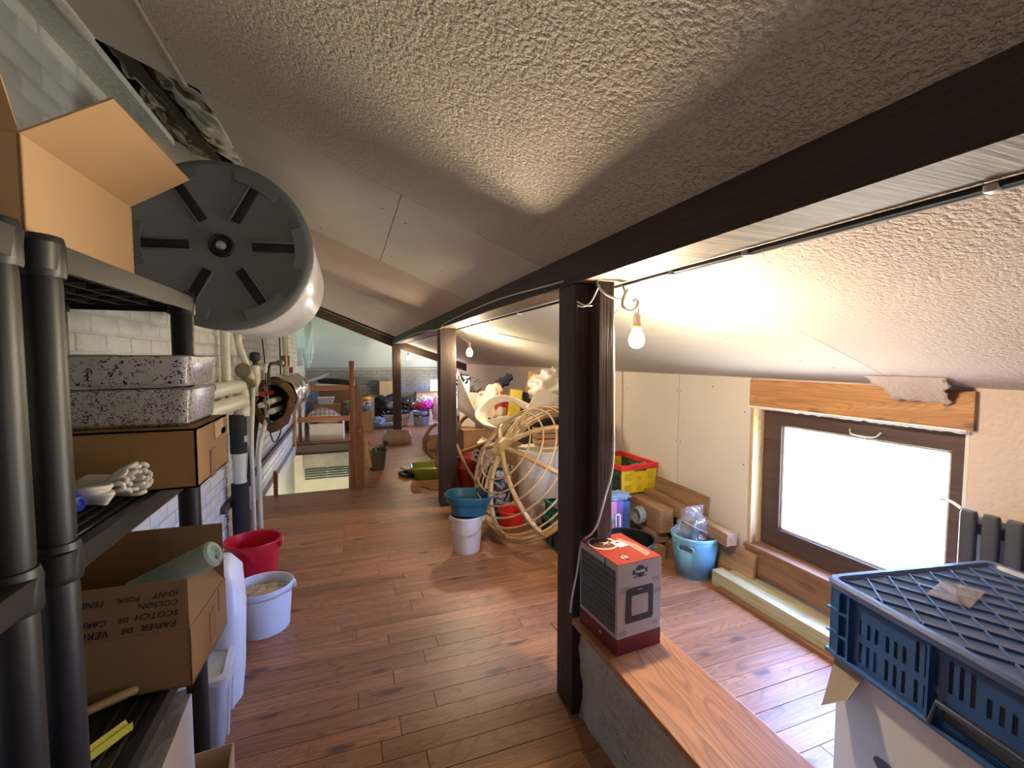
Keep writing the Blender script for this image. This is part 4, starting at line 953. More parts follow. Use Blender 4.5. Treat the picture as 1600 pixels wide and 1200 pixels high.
Mt = lambda x_, y_: frame_of((0, -1, 0), (1, 0, 0), (x_, y_, tz))
rg = MB(); rg.lathe([(.052, 0), (.060, 0), (.060, .0006), (.052, .0006)], 32, at=(-.035, .062, tz-.0003), sx=1.0, sy=1.0, cap0=False, cap1=False); rg.build('picture_ring', mat('cream print', (.72, .60, .42), .5), pb)
MB().lathe([(.001, 0), (.052, 0), (.052, .0004)], 32, at=(-.035, .062, tz-.0003)).build('round_picture', pattern('brown photo print', 'patch', [(.12, .035, .018), (.30, .12, .06), (.06, .02, .012)], 30, .4), pb)
for a_ in (.5, -.6, 2.2): MB().box((-.025+.008*math.cos(a_), .06, tz+.0004), (.05, .004, .0006), (0, 0, a_)).build('picture_mark', mat('cream print'), pb, smooth=False)
MB().box((.022, .03, tz+.0006), (.044, .056, .0012), (0, 0, .12), .0).build('white_tag', mat('white tag', (.80, .78, .84), .3), pb, smooth=False)
MB().box((.022, .04, tz+.0015), (.024, .008, .0006), (0, 0, .12)).build('tag_slot', red_print, pb, smooth=False)
MB().box((.022, .044, tz+.0015), (.008, .012, .0006), (0, 0, .12)).build('tag_slot', red_print, pb, smooth=False)
for q in range(5):
    MB().span((.05+.007*q, -.10+.02*q*.2, tz), (.0525+.007*q, .09-.02*q, tz+.0003)).build('text_line', mat('pale red print', (.74, .52, .42), .5), pb, smooth=False)
MB().lathe([(.001, 0), (.016, 0), (.016, .0005)], 20, at=(-.035, -.075, tz), sx=.8).build('logo_disc', mat('cream print'), pb)
MB().box((-.035, -.075, tz+.0008), (.012, .044, .0006)).build('logo_ribbon', dark_print, pb, smooth=False)
text(pb, 'logo_lettering', 'PetSafe', .0115, mat('cream print'), frame_of((0, -1, 0), (1, 0, 0), (-.035, -.075, tz+.0013)))
MB().span((-BW/2-.001, -.05, BH-.045), (-BW/2+.0005, -.044, BH+.001)).build('tuck_slit', dark_print, pb, smooth=False)
text(pb, 'weight_mark', '75', .016, white_print, frame_of((0, -1, 0), (0, 0, 1), (-BW/2-.001, -.02, .035)))

# lidded blue crate on a carton
CR = (1.604, .475); CRZ = -10.1
cw = thing('large_carton', 'tall whitish carton with a printed stack of dark pebbles under the blue crate', 'box', (CR[0], CR[1], 0), CRZ)
MB().span((-.285, -.385, 0), (.285, .385, .60), .004).build('carton_body', card_w, cw, smooth=False)
MB().slab([(-.28, .386, .60), (-.12, .386, .60), (-.14, .46, .50), (-.20, .47, .42), (-.27, .43, .44)], (0, .004, 0)).build('torn_flap', mat('grey brown card', (.26, .215, .17), .8), cw, smooth=False)
MB().slab([(-.287, .384, .60), (-.287, .29, .60), (-.33, .30, .52), (-.36, .36, .46), (-.325, .385, .45)], (-.004, 0, 0)).build('torn_flap', mat('grey brown card', (.26, .215, .17), .8), cw, smooth=False)
pebble = mat('dark pebble print', (.045, .043, .048), .25, var=.3)
for q, (y_, z_, a_, b_) in enumerate(((.225, .375, .035, .020), (.20, .345, .042, .026), (.232, .335, .03, .02), (.19, .300, .042, .026), (.155, .315, .05, .028), (.15, .262, .055, .03), (.18, .22, .06, .034))):
    MB().lathe([(.001, .0012), (.6, .0012), (1.0, 0)], 20, at=(-.2855, y_, z_), sx=b_, sy=a_, rot=(0, -PI/2, 0)).build('pebble_print', pebble, cw)
bcr = thing('lidded_crate', 'dark blue slotted plastic crate with a diamond ribbed grey lid', 'crate', (CR[0], CR[1], .602), CRZ)
blue_cr = mat('blue crate plastic', (.018, .075, .22), .35, var=.12)
lid_m = mat('grey blue lid plastic', (.045, .085, .20), .3, var=.15, bump=.08, bscale=120)
CX, CY, CH = .30, .40, .225
holes = []
for gx in (.05, .125, .20, .275, .35, .425, .50, .575, .65):
    for k in range(3):
        if not (.26 < gx < .48):
            holes.append((gx+.022*k, .025, gx+.022*k+.010, .085))
        holes.append((gx+.022*k, .105, gx+.022*k+.010, .150 if int(gx*100) % 2 else .185))
holes.append((.31, .02, .49, .075))
for x_ in (-CX, CX-.006):
    MB().plate(2*CY, CH-.02, .006, holes, Matrix(((0, 1, 0, x_), (1, 0, 0, -CY), (0, 0, 1, 0), (0, 0, 0, 1)))).build('crate_side', blue_cr, bcr, smooth=False)
he = [(.04+.022*k+g, .03, .05+.022*k+g, .18) for g in (.0, .14, .28, .40) for k in range(4)]
MB().plate(2*CX, CH-.02, .006, he, Matrix.Translation((-CX, CY-.006, 0))).build('crate_end', blue_cr, bcr, smooth=False)
MB().plate(2*CX, CH-.02, .006, he, Matrix.Translation((-CX, -CY, 0))).build('crate_end', blue_cr, bcr, smooth=False)
MB().span((-CX, -CY, 0), (CX, CY, .006)).build('crate_floor', blue_cr, bcr, smooth=False)
MB().plate(.50, .16, .004, [], Matrix(((0, 1, 0, -CX+.03), (1, 0, 0, -.25), (0, 0, 1, .01), (0, 0, 0, 1)))).build('inner_liner', mat('grey card liner', (.20, .19, .19), .7), bcr, smooth=False)
for (yy, h_) in ((-.36, .2), (-.33, .2), (.33, .2), (.362, .2), (-.115, .2), (.115, .2)):
    MB().span((-CX-.014, yy-.003, .0), (-CX+.001, yy+.003, h_)).build('corner_rib', blue_cr, bcr, smooth=False)
for zz in (.004, .07, .14): MB().span((-CX-.014, .33, zz-.003), (-CX+.001, CY, zz+.003)).build('cross_rib', blue_cr, bcr, smooth=False); MB().span((-CX-.014, -CY, zz-.003), (-CX+.001, -.33, zz+.003)).build('cross_rib', blue_cr, bcr, smooth=False)
MB().span((-CX-.016, -CY-.002, -.0), (-CX, CY+.002, .012), .003).build('foot_rim', blue_cr, bcr, smooth=False)
MB().tube([(-CX-.012, -.105, .012), (-CX-.022, -.085, .078), (-CX-.022, .085, .078), (-CX-.012, .105, .012)], .007, 8).build('handle_frame', mat('dark blue handle', (.02, .035, .07), .4), bcr)
MB().rrect([(0, 0, CH-.02, CX+.012, CY+.012, .03), (0, 0, CH-.002, CX+.016, CY+.016, .034), (0, 0, CH+.006, CX+.010, CY+.010, .03), (0, 0, CH+.006, CX-.004, CY-.004, .025), (0, 0, CH-.006, CX-.012, CY-.012, .02)], 6).build('lid', lid_m, bcr, angle=.5)
lat = []
for s_ in (1, -1):
    for k in range(-11, 12):
        c = k*.078; seg = []
        # line x = s*(0.62*y) + c clipped to lid
        ys = [-CY+.02, CY-.02]
        pts = []
        n_ = 60
        for q in range(n_+1):
            y_ = -CY+.016+(2*CY-.032)*q/n_; x_ = s_*.72*y_+c
            if abs(x_) <= CX-.016: pts.append((x_, y_))
        if len(pts) > 3:
            (xa, ya), (xb, yb) = pts[0], pts[-1]; L_ = math.hypot(xb-xa, yb-ya)
            MB().box(((xa+xb)/2, (ya+yb)/2, CH-.003), (L_, .004, .009), (0, 0, math.atan2(yb-ya, xb-xa)), .0015).build('lattice_rib', lid_m, bcr, smooth=False)
MB().box((-.03, .26, CH+.003), (.16, .09, .001), (0, 0, .4)).build('clear_tape', glass('clear tape', (.85, .9, 1), .30, .08), bcr, smooth=False)

# radiator beside the window
rr_ = thing('column_radiator', 'dark grey column radiator on the wall right of the window', 'radiator', (2.335, .60, .12))
rad_m = mat('dark grey radiator paint', (.055, .060, .068), .35, var=.05)
for k in range(14):
    y_ = .435-.068*k
    MB().rrect([(0, y_, 0, .012, .022, .008), (0, y_, .01, .016, .026, .012), (0, y_, .755, .016, .026, .012), (0, y_, .77, .012, .022, .008)], 4).build('radiator_column', rad_m, rr_)
for zz in (.09, .70): MB().span((.012, -.46, zz-.022), (.045, .44, zz+.022), .006).build('manifold', rad_m, rr_)
MB().span((.045, -.48, .05), (.06, .45, .74)).build('pale_back', mat('pale radiator back', (.5, .5, .52), .4), rr_, smooth=False)
MB().tube(bez([(.0, .46, .77), (.01, .50, .785), (.03, .55, .78)], 6), .006, 6).build('capillary', white_pl, rr_)

# timber along the right wall
def beamlet(name, label, a, b, w, h, m, roll=0, group=None, cat='timber'):
    a, b = Vector(a), Vector(b); c = (a+b)/2; d = b-a
    t = MB().box((0, 0, 0), (w, d.length, h), bev=.002).build(name, m, smooth=False)
    t.rotation_euler = (math.asin(d.z/d.length), rad(roll), math.atan2(-d.x, d.y)); t.location = c
    return tag(t, label, cat, group)
beamlet('green_beam', 'pale green treated beam on the floor, nearest the room', (2.285, 1.30, .05), (2.285, 2.275, .05), .085, .10, green_wood)
beamlet('green_beam', 'pale green treated beam tight against the wall behind its twin', (2.372, 1.10, .05), (2.372, 2.22, .05), .082, .098, green_wood)
beamlet('floor_batten', 'brown batten lying under the window beside the green beams', (2.222, 1.2, .011), (2.222, 2.2, .011), .035, .022, sill_wood)
beamlet('wide_plank', 'wide board on edge leaning against the wall, its cut end before the window', (2.392, 2.075, .128), (2.392, 3.9, .15), .026, .25, lumber_wood, 6)
beamlet('square_beam', 'square pale beam pointing at the window above the basket', (2.33, 2.20, .315), (2.33, 3.7, .42), .085, .085, lumber_wood)
beamlet('long_board', 'long board lying highest on the timber stack, against the wall', (2.412, 2.50, .40), (2.412, 3.95, .43), .022, .20, lumber_wood, 4)
beamlet('thick_beam', 'thick beam at the bottom of the stack, its end behind the blue basket', (2.105, 2.66, .055), (2.14, 4.0, .055), .15, .11, lumber_wood)
beamlet('thick_beam', 'beam second from the bottom of the timber stack', (2.18, 2.72, .155), (2.21, 4.05, .155), .14, .085, lumber_wood)
beamlet('thick_beam', 'squared beam on top of the timber stack beside the yellow crate', (2.20, 2.68, .288), (2.26, 4.05, .288), .12, .175, lumber_wood)
beamlet('thick_beam', 'hidden bottom beam of the stack beside the wall', (2.285, 2.45, .06), (2.30, 4.0, .06), .10, .12, lumber_wood)
# light blue basket with a bag
bk = thing('blue_basket', 'light blue perforated plastic basket standing by the window', 'basket', (2.235, 2.43, 0), 112)
sky_m, nt_, bs_ = new_mat('sky blue perforated plastic')
vv = coords(nt_, (1, 1, 1)); sx_ = N(nt_, 'ShaderNodeSeparateXYZ'); L(nt_, vv, sx_.inputs[0])
at_ = N(nt_, 'ShaderNodeMath', operation='ARCTAN2'); L(nt_, sx_.outputs[0], at_.inputs[0]); L(nt_, sx_.outputs[1], at_.inputs[1])
cb_ = N(nt_, 'ShaderNodeCombineXYZ'); ml_ = N(nt_, 'ShaderNodeMath', operation='MULTIPLY'); L(nt_, at_.outputs[0], ml_.inputs[0]); ml_.inputs[1].default_value = .14
L(nt_, ml_.outputs[0], cb_.inputs[0]); L(nt_, sx_.outputs[2], cb_.inputs[1])
mp_ = nt_.nodes.new('ShaderNodeMapping'); mp_.inputs['Rotation'].default_value = (0, 0, rad(45)); L(nt_, cb_.outputs[0], mp_.inputs[0])
vo_ = N(nt_, 'ShaderNodeTexVoronoi', Scale=115.0); vo_.inputs['Randomness'].default_value = 0.0; L(nt_, mp_.outputs[0], vo_.inputs['Vector'])
L(nt_, mixc(nt_, ramp(nt_, vo_.outputs['Distance'], [(.30, 1.0), (.38, 0.0)]), (.18, .46, .62), (.07, .22, .34)), bs_.inputs['Base Color']); bs_.inputs['Roughness'].default_value = .4
sky_p = mat('sky blue plastic', (.20, .48, .64), .35, var=.03)
prof = [(.118, .012), (.150, .265)]
nA = 48; bmk = MB(); ringsL = [0.012, .20, .235, .275]
def br(z_): return .118+(.152-.118)*(z_/.275)
V = [[bmk.bm.verts.new((br(z_)*math.cos(2*PI*i/nA), br(z_)*math.sin(2*PI*i/nA), z_)) for i in range(nA)] for z_ in ringsL]
for j in range(3):
    for i in range(nA):
        ang = (360*i/nA) % 180
        if j == 1 and 72 <= ang < 108: continue
        bmk.bm.faces.new((V[j][i], V[j][(i+1) % nA], V[j+1][(i+1) % nA], V[j+1][i]))
bmk.build('basket_wall', sky_m, bk, thick=.004)
MB().lathe([(.02, .0), (.115, .0), (.119, .014), (.112, .014), (.02, .006)], 40).build('basket_base', sky_p, bk)
MB().lathe([(.150, .270), (.158, .272), (.159, .288), (.154, .294), (.148, .288)], 40, cap0=False, cap1=False).build('basket_rim', sky_p, bk)
for s_ in (1, -1):
    pr_ = [(s_*0+(br(z_)+.003)*math.cos(rad(90*s_+a_)), (br(z_)+.003)*math.sin(rad(90*s_+a_)), z_) for a_, z_ in ((-19, .198), (-19, .237), (19, .237), (19, .198))]
    MB().tube(bez(pr_+[pr_[0]], 4), .005, 6).build('handle_rim', sky_p, bk)
bag = thing('clear_bag', 'crumpled clear plastic bag in the light blue basket', 'bag', (2.235, 2.43, .17))
bag_m = glass('clear polythene', (.96, .96, .97), .14, .08, .10, (.80, .82, .84), bump=.8)
MB().blob((0, .02, .12), (.115, .10, .14), .35, 2.4, 4, 44, 28).build('bag_film', bag_m, bag, angle=3.2)
MB().slab([(-.06, .03, .2), (.06, .0, .2), (.075, .0, .31), (-.05, .03, .30)], (.0, .003, 0)).build('bag_fold', bag_m, bag, smooth=False)
hr = thing('hook_rod', 'steel rod with a rounded knob laid across the top of the blue basket', 'rod', (2.235, 2.43, .30))
MB().tube(bez([(-.09, .03, .07), (-.10, .0, .085), (-.06, -.05, .06), (.04, -.08, .01), (.10, -.09, -.01), (.15, -.09, .005), (.17, -.08, .03)], 8), .006, 8).build('rod', steel, hr)
MB().lathe([(.004, -.01), (.014, -.008), (.014, .004), (.004, .008)], 14, at=(.17, -.08, .04)).build('knob', white_pl, hr)
MB().cyl((.07, -.085, .0), (.10, -.13, -.04), .004, n=8).build('rod_arm', steel, hr)
# yellow folding crate on the timber
yc = thing('folding_crate', 'yellow folding crate with a red rim standing on the timber stack', 'crate', (2.235, 3.33, .380), 2)
yel = mat('yellow plastic', (.72, .55, .02), .4, var=.05); dgr = mat('dark green plastic', (.02, .055, .04), .45)
YW, YD, YH = .36, .50, .225
hl = []
for gx, nx in ((.035, 5), (.155, 4), (.265, 5)):
    for i in range(nx):
        for j in range(4 if nx == 5 else 3):
            hl.append((gx+.0135*i, .028+.0145*j, gx+.0135*i+.0085, .028+.0145*j+.009))
            if not (nx == 4 and j == 2): hl.append((gx+.0135*i, .118+.0145*j, gx+.0135*i+.0085, .118+.0145*j+.009))
hl.append((.13, .185, .25, .206))
MB().plate(YW, YH-.01, .006, hl, Matrix.Translation((-YW/2, -YD/2, .0))).build('crate_front', yel, yc, smooth=False)
MB().plate(YW, YH-.01, .006, hl, Matrix.Translation((-YW/2, YD/2-.006, .0))).build('crate_back', yel, yc, smooth=False)
for s_ in (-1, 1): MB().plate(YD, YH-.01, .006, [(.03+.03*k, .03+.045*j, .05+.03*k, .055+.045*j) for k in range(14) for j in range(4)], Matrix(((0, 1, 0, -YW/2 if s_ < 0 else YW/2-.006), (1, 0, 0, -YD/2), (0, 0, 1, 0), (0, 0, 0, 1)))).build('crate_side', dgr, yc, smooth=False)
MB().span((-YW/2, -YD/2, 0), (YW/2, YD/2, .014)).build('crate_base', dgr, yc, smooth=False)
rm_ = MB()
for a_, b_ in (((-YW/2-.01, -YD/2-.01, YH-.022), (YW/2+.01, -YD/2+.010, YH+.022)), ((-YW/2-.01, YD/2-.01, YH-.022), (YW/2+.01, YD/2+.01, YH+.022)), ((-YW/2-.01, -YD/2, YH-.022), (-YW/2+.01, YD/2, YH+.022)), ((YW/2-.01, -YD/2, YH-.022), (YW/2+.01, YD/2, YH+.022))): rm_.span(a_, b_, .004)
rm_.build('red_rim', mat('bright red plastic', (.72, .03, .03), .35), yc, smooth=False)
for k, (dx, ln, r_, m_) in enumerate(((-.12, .5, .012, black_rb), (-.05, .55, .010, steel), (.03, .45, .014, mat('grey handle', (.2, .19, .18), .5)))):
    t = thing('tool', ('black rod', 'thin steel rod', 'grey tool handle')[k]+' resting in the yellow folding crate', 'tool', (2.235+dx, 3.30, .46))
    MB().tube([(0, .18, -.06), (.03, -.05, .10), (.05, -.20, .165)], r_, 8).build('shaft', m_, t)
    MB().box((0, .19, -.055), (.06, .03, .02), bev=.004).build('tool_head', m_, t)
# binders, hose coil and black pot behind the box
for k, (dx, m_, c_) in enumerate(((0, mat('pink binder', (.62, .28, .46), .5), 'pink'), (.052, mat('purple binder', (.22, .14, .50), .5), 'purple'), (.104, mat('blue binder', (.05, .13, .42), .5), 'blue'))):
    t = thing('ring_binder', c_+' ring binder standing upright beside the timber stack', 'binder', (1.90+dx*.93, 2.93-dx*.25, .0), -14)
    MB().span((-.024, -.02, .13), (.024, .22, .40), .003).build('cover', m_, t, smooth=False)
    MB().span((-.019, -.017, .135), (.019, .222, .395)).build('paper', mat('paper', (.75, .73, .68), .8), t, smooth=False)
t = carton('brown carton under the ring binders', (1.925, 3.01, 0), (.20, .28, .128), -14, card_d, closed=True)
wp = thing('white_bracket', 'small white plastic bracket leaning before the pink binder', 'bracket', (1.86, 2.80, .0), -14)
MB().span((-.02, 0, .21), (-.012, .03, .34), .002).build('bracket_leg', white_pl, wp); MB().span((.012, 0, .21), (.02, .03, .34), .002).build('bracket_leg', white_pl, wp); MB().span((-.02, 0, .332), (.02, .03, .34), .002).build('bracket_top', white_pl, wp)
MB().span((-.03, .0, 0), (.03, .03, .21), .002).build('bracket_base', white_pl, wp)
hz = thing('hose_coil', 'coil of grey green hose hung by the end of the timber stack', 'hose', (2.04, 2.80, .315))
for k in range(5): MB().tube([(.012*k-.02, .055*math.cos(a_)+.004*k, .055*math.sin(a_)) for a_ in [2*PI*j/20 for j in range(20)]], .009, 7, closed=True).build('hose_turn', mat('grey green hose', (.20, .22, .18), .5), hz)
rg_ = MB().blob((1.96, 2.98, .42), (.10, .08, .035), .3, 2.6, 9, flatz=.402); tag(rg_.build('blue_rag', mat('pale blue rag', (.22, .34, .46), .9)), 'crumpled pale blue rag on top of the ring binders', 'cloth')
bp_ = bucket('black_pot', 'black round pot with a yellowish label behind the printed box', 'pot', (1.65, 2.37, 0), .13, .16, .36, mat('black glossy plastic', (.012, .012, .013), .2), rim=.010)
MB().lathe([(.1495, .20), (.1575, .29)], 40, cap0=False, cap1=False).build('label', mat('yellowish label', (.62, .56, .30), .5), bp_)

# ------------------------------------------------------------------ middle: buckets, rattan, bins
wb2 = bucket('white_bucket', 'white bucket holding the blue basin beside the middle post', 'bucket', (.845, 3.355, 0), .098, .125, .285, mat('white pail', (.66, .65, .66), .45, bump=.15, bscale=150), rotz=-20, handle=(0, -.10, -1))
basin = thing('blue_basin', 'oval dark teal basin set on the white bucket', 'basin', (.862, 3.36, .290), -15, rot=(rad(-1), rad(2), rad(-15)))
MB().rrect([(0, 0, .0, .118, .10, .08), (0, 0, .008, .134, .115, .09), (0, 0, .095, .150, .128, .10), (0, 0, .098, .168, .146, .115), (0, 0, .130, .180, .158, .125), (0, 0, .150, .186, .162, .13), (0, 0, .158, .180, .156, .125), (0, 0, .150, .170, .147, .117), (0, 0, .02, .13, .11, .085), (0, 0, .014, .10, .085, .07)], 10).build('basin_body', mat('dark teal plastic', (.012, .095, .155), .32, var=.08), basin, angle=.5)
for s_ in (-1, 1): MB().box((s_*.185, 0, .135), (.02, .09, .022), bev=.006).build('grip', mat('dark teal plastic'), basin)

# rattan bowl frame
ratt = wood('rattan cane', (.30, .17, .07), (.52, .33, .15), 2, .5, 0, 1.0, True, .15)
ratt_l = mat('pale rattan', (.56, .38, .19), .5, var=.25, vscale=14, bump=.3, bscale=70)
ratt_d = mat('brown rattan', (.26, .15, .065), .5, var=.35, vscale=12, bump=.3, bscale=60)
def rattan(name, label, C, hub, R, up=Vector((0, 0, 1)), ribs=(), phi0=0, fan=None):
    C = Vector(C); hub = Vector(hub); n = (hub-C).normalized(); depth = (hub-C).length
    e1 = (up - n*up.dot(n)).normalized(); e2 = n.cross(e1)
    t = thing(name, label, 'chair frame', (C.x, C.y, 0)); o0 = Vector((C.x, C.y, 0))
    def P(s_, a): # s 0 hub ..1 rim
        r = R*math.sin(s_*PI/2*.98)/math.sin(PI/2*.98); h = depth*math.cos(s_*PI/2)
        return C - o0 + (e1*math.cos(a)+e2*math.sin(a))*r + n*h
    MB().tube([P(1, 2*PI*k/64) for k in range(64)], .021, 10, closed=True).build('outer_hoop', ratt_l, t)
    MB().tube([P(.955, 2*PI*k/64)+n*.01 for k in range(64)], .012, 8, closed=True).build('inner_hoop', ratt_l, t)
    for i, a in enumerate(ribs):
        a = rad(a)
        MB().tube([P(.02+.98*k/14, a) for k in range(15)], [.019]*15, 9).build('rib', ratt_l, t)
        MB().tube([P(.05+.95*k/70, a)+(e1*math.cos(a+k*.9)+e2*math.sin(a+k*.9))*.019 for k in range(71)], .0035, 5).build('rib_binding', ratt_d, t)
    for q in (.30, .42, .54, .66, .78, .88):
        MB().tube([P(q, 2*PI*k/56)+n*.012 for k in range(56)], .0075, 6, closed=True).build('cane_ring', ratt_l, t)
    sp_ = [P(.02, 0)*0 + (hub-o0) + n*(.036-.00014*k) + (e1*math.cos(k*.42)+e2*math.sin(k*.42))*(.006+.00056*k) for k in range(130)]
    MB().tube(sp_, .0055, 6).build('hub_spiral', mat('golden cane', (.58, .40, .17), .45, var=.2, vscale=20), t)
    return t
rattan('rattan_bowl', 'round rattan chair bowl tipped on its side with a spiral hub', (1.475, 3.42, .545), (1.475-.352, 3.42-.10, .545+.257), .585, ribs=(8, 52, 96, 140, 184, 222, 268, 316))
def rat_arc(name, label, arcs):
    o0 = Vector(arcs[0][0][0]); t = thing(name, label, 'chair frame', o0)
    for pts, r in arcs: MB().tube(bez([Vector(p)-o0 for p in pts], 10), r, 9).build('cane_rod', ratt_d, t)
    return t
rat_arc('rattan_stand', 'bent brown rattan leg frame behind the middle post', [
    ([(1.12, 4.75, .02), (1.02, 4.7, .25), (1.00, 4.65, .50), (1.08, 4.6, .80), (1.20, 4.5, .92), (1.38, 4.35, .88)], .020),
    ([(1.0, 4.62, .48), (1.15, 4.45, .56), (1.35, 4.2, .70)], .022),
    ([(1.02, 4.5, .62), (1.10, 4.4, .40), (1.20, 4.3, .20), (1.16, 4.25, .03), (1.02, 4.3, .02), (.98, 4.45, .10)], .018),
    ([(1.12, 4.75, .02), (.98, 4.9, .12), (.90, 4.95, .35), (.92, 4.9, .6)], .018)])
# white foam strip
foam_m = mat('cream foam sheet', (.80, .72, .60), .7, var=.06, vscale=14)
fs = thing('foam_strip', 'long twisted strip of cream foam sheet looped over the rattan', 'foam sheet', (1.0, 4.35, .99))
for edges in ([((1.009, 4.35, 1.386), (1.007, 4.35, 0.992)), ((1.086, 4.3, 1.172), (1.098, 4.3, 0.923)), ((1.15, 4.2, 0.996), (1.188, 4.2, 0.844)), ((1.21, 4.12, 0.91), (1.313, 4.12, 0.798)), ((1.407, 4.05, 0.947), (1.473, 4.05, 0.806)), ((1.652, 4.08, 0.945), (1.741, 4.08, 0.864)), ((1.771, 4.15, 0.996), (1.828, 4.15, 0.916)), ((1.673, 4.22, 1.058), (1.716, 4.22, 0.952)), ((1.518, 4.27, 1.124), (1.532, 4.27, 1.058)), ((1.342, 4.25, 1.118), (1.369, 4.25, 1.033)), ((1.163, 4.18, 1.016), (1.273, 4.18, 0.949)), ((1.122, 4.1, 0.941), (1.262, 4.1, 0.879)), ((1.174, 4.02, 0.876), (1.32, 4.02, 0.838))],
              [((1.447, 3.98, 0.941), (1.526, 3.98, 0.839)), ((1.591, 3.98, 1.009), (1.699, 3.98, 0.93)), ((1.706, 4.0, 1.171), (1.789, 4.0, 0.999)), ((1.852, 4.05, 1.176), (1.923, 4.05, 1.04)), ((2.047, 4.1, 1.096), (2.091, 4.1, 1.003)), ((2.221, 4.15, 1.02), (2.259, 4.15, 0.951))]):
    ea, eb = bez([e[0] for e in edges], 8), bez([e[1] for e in edges], 8); o0 = Vector((1.0, 4.35, .99)); mb = MB()
    V = [[mb.bm.verts.new(ea[k].lerp(eb[k], j_/4)-o0) for j_ in range(5)] for k in range(len(ea))]
    for k in range(len(ea)-1):
        for j_ in range(4): mb.bm.faces.new((V[k][j_], V[k+1][j_], V[k+1][j_+1], V[k][j_+1]))
    mb.build('foam_sheet', foam_m, fs, thick=.007)
# cream drum and neighbours
dr = thing('cream_drum', 'large cream cylindrical drum with loose tape behind the rattan bowl', 'drum', (1.70, 3.86, 0))
MB().lathe([(.215, 0), (.22, .01), (.225, .62), (.232, .625), (.232, .65), (.222, .655), (.2, .645), (.01, .64)], 44).build('drum_body', mat('cream drum', (.72, .66, .55), .45, var=.06), dr)
tp_ = MB(); tp_.lathe([(.2265, .42), (.2265, .45)], 44, cap0=False, cap1=False); tp_.build('tape_band', mat('pale tape', (.78, .74, .66), .3), dr)
for a_, z_ in ((205, .56), (232, .50), (250, .58)): MB().box((.228*math.cos(rad(a_)), .228*math.sin(rad(a_)), z_), (.004, .11, .035), (0, .2, rad(a_))).build('tape_strip', mat('pale tape'), dr, smooth=False)
pk = bucket('paint_bucket', 'dark printed bin standing behind the spokes of the rattan bowl', 'bucket', (1.33, 4.02, .0), .115, .13, .46, pattern('collage print', 'patch', [(.03, .028, .03), (.30, .30, .26), (.10, .08, .05), (.5, .48, .42)], 14, .5))
red_b = bucket('red_tub', 'round bright red tub on the floor in front of the dark printed bin', 'tub', (1.36, 3.745, .0), .105, .118, .13, mat('bright red plastic', (.72, .03, .03)), rim=.006)
MB().lathe([(.1195, .118), (.122, .128), (.1195, .136)], 40, cap0=False, cap1=False).build('cream_rim', mat('cream print'), red_b)
# green crates
def green_crate(label, loc, size, m, rotz=0, rails=3):
    t = thing('plastic_crate', label, 'crate', loc, rotz); w, d, h = size
    nb = int(d/.085)
    hs = [(.02+k*(d-.04)/nb+.008, .02+.0*j, .02+(k+1)*(d-.04)/nb-.004, h-.05) for k in range(nb) for j in range(1)]
    MB().plate(d, h, .008, [], Matrix(((0, 1, 0, -w/2), (1, 0, 0, -d/2), (0, 0, 1, 0), (0, 0, 0, 1)))).build('crate_side', m, t, smooth=False)
    MB().plate(d, h, .008, hs, Matrix(((0, 1, 0, w/2-.008), (1, 0, 0, -d/2), (0, 0, 1, 0), (0, 0, 0, 1)))).build('crate_side', m, t, smooth=False)
    for y_ in (-d/2, d/2-.008): MB().plate(w, h, .008, [(.03+k*.05, .03, .065+k*.05, h-.04) for k in range(int((w-.06)/.05))], Matrix.Translation((-w/2, y_, 0))).build('crate_end', m, t, smooth=False)
    MB().span((-w/2, -d/2, 0), (w/2, d/2, .008)).build('crate_floor', m, t, smooth=False)
    for k in range(nb+1): MB().box((-w/2-.006, -d/2+.01+k*(d-.02)/nb, h/2), (.012, .008, h)).build('side_rib', m, t, smooth=False)
    fr_ = MB()
    for a_, b_ in (((-w/2-.016, -d/2-.01, h-.02), (-w/2+.006, d/2+.01, h)), ((w/2-.006, -d/2-.01, h-.02), (w/2+.014, d/2+.01, h)), ((-w/2, -d/2-.012, h-.02), (w/2, -d/2+.008, h)), ((-w/2, d/2-.008, h-.02), (w/2, d/2+.012, h)), ((-w/2-.014, -d/2-.01, 0), (-w/2+.006, d/2+.01, .014))): fr_.span(a_, b_, .003)
    fr_.build('crate_rim', m, t, smooth=False)
    return t
green_crate('dark green plastic crate on the floor beside the nearest post', (1.625, 2.97, 0), (.27, .76, .20), mat('dark green crate', (.014, .045, .025), .4))
green_crate('teal plastic crate stacked in the dark green crate, full of small things', (1.63, 3.02, .20), (.25, .60, .14), mat('teal crate', (.005, .16, .12), .35))
for k, (x_, y_, r_, h_, m_, lab) in enumerate(((1.60, 2.86, .04, .13, mat('terracotta pot', (.48, .10, .06), .6), 'small red pot in the teal crate'), (1.62, 3.15, .035, .18, white_pl, 'white bottle in the teal crate'), (1.68, 3.03, .04, .17, mat('clear pot', (.6, .6, .56), .3), 'pale jar in the teal crate'))):
    t = thing('container', lab, 'container', (x_, y_, .209))
    MB().lathe([(r_*.8, 0), (r_*.9, .01), (r_, h_*.8), (r_*1.05, h_*.82), (r_*1.05, h_*.88), (r_*.5, h_)], 20).build('container_body', m_, t)
    MB().lathe([(r_*.52, h_), (r_*.5, h_+.015), (.004, h_+.016)], 16).build('cap', white_pl, t)
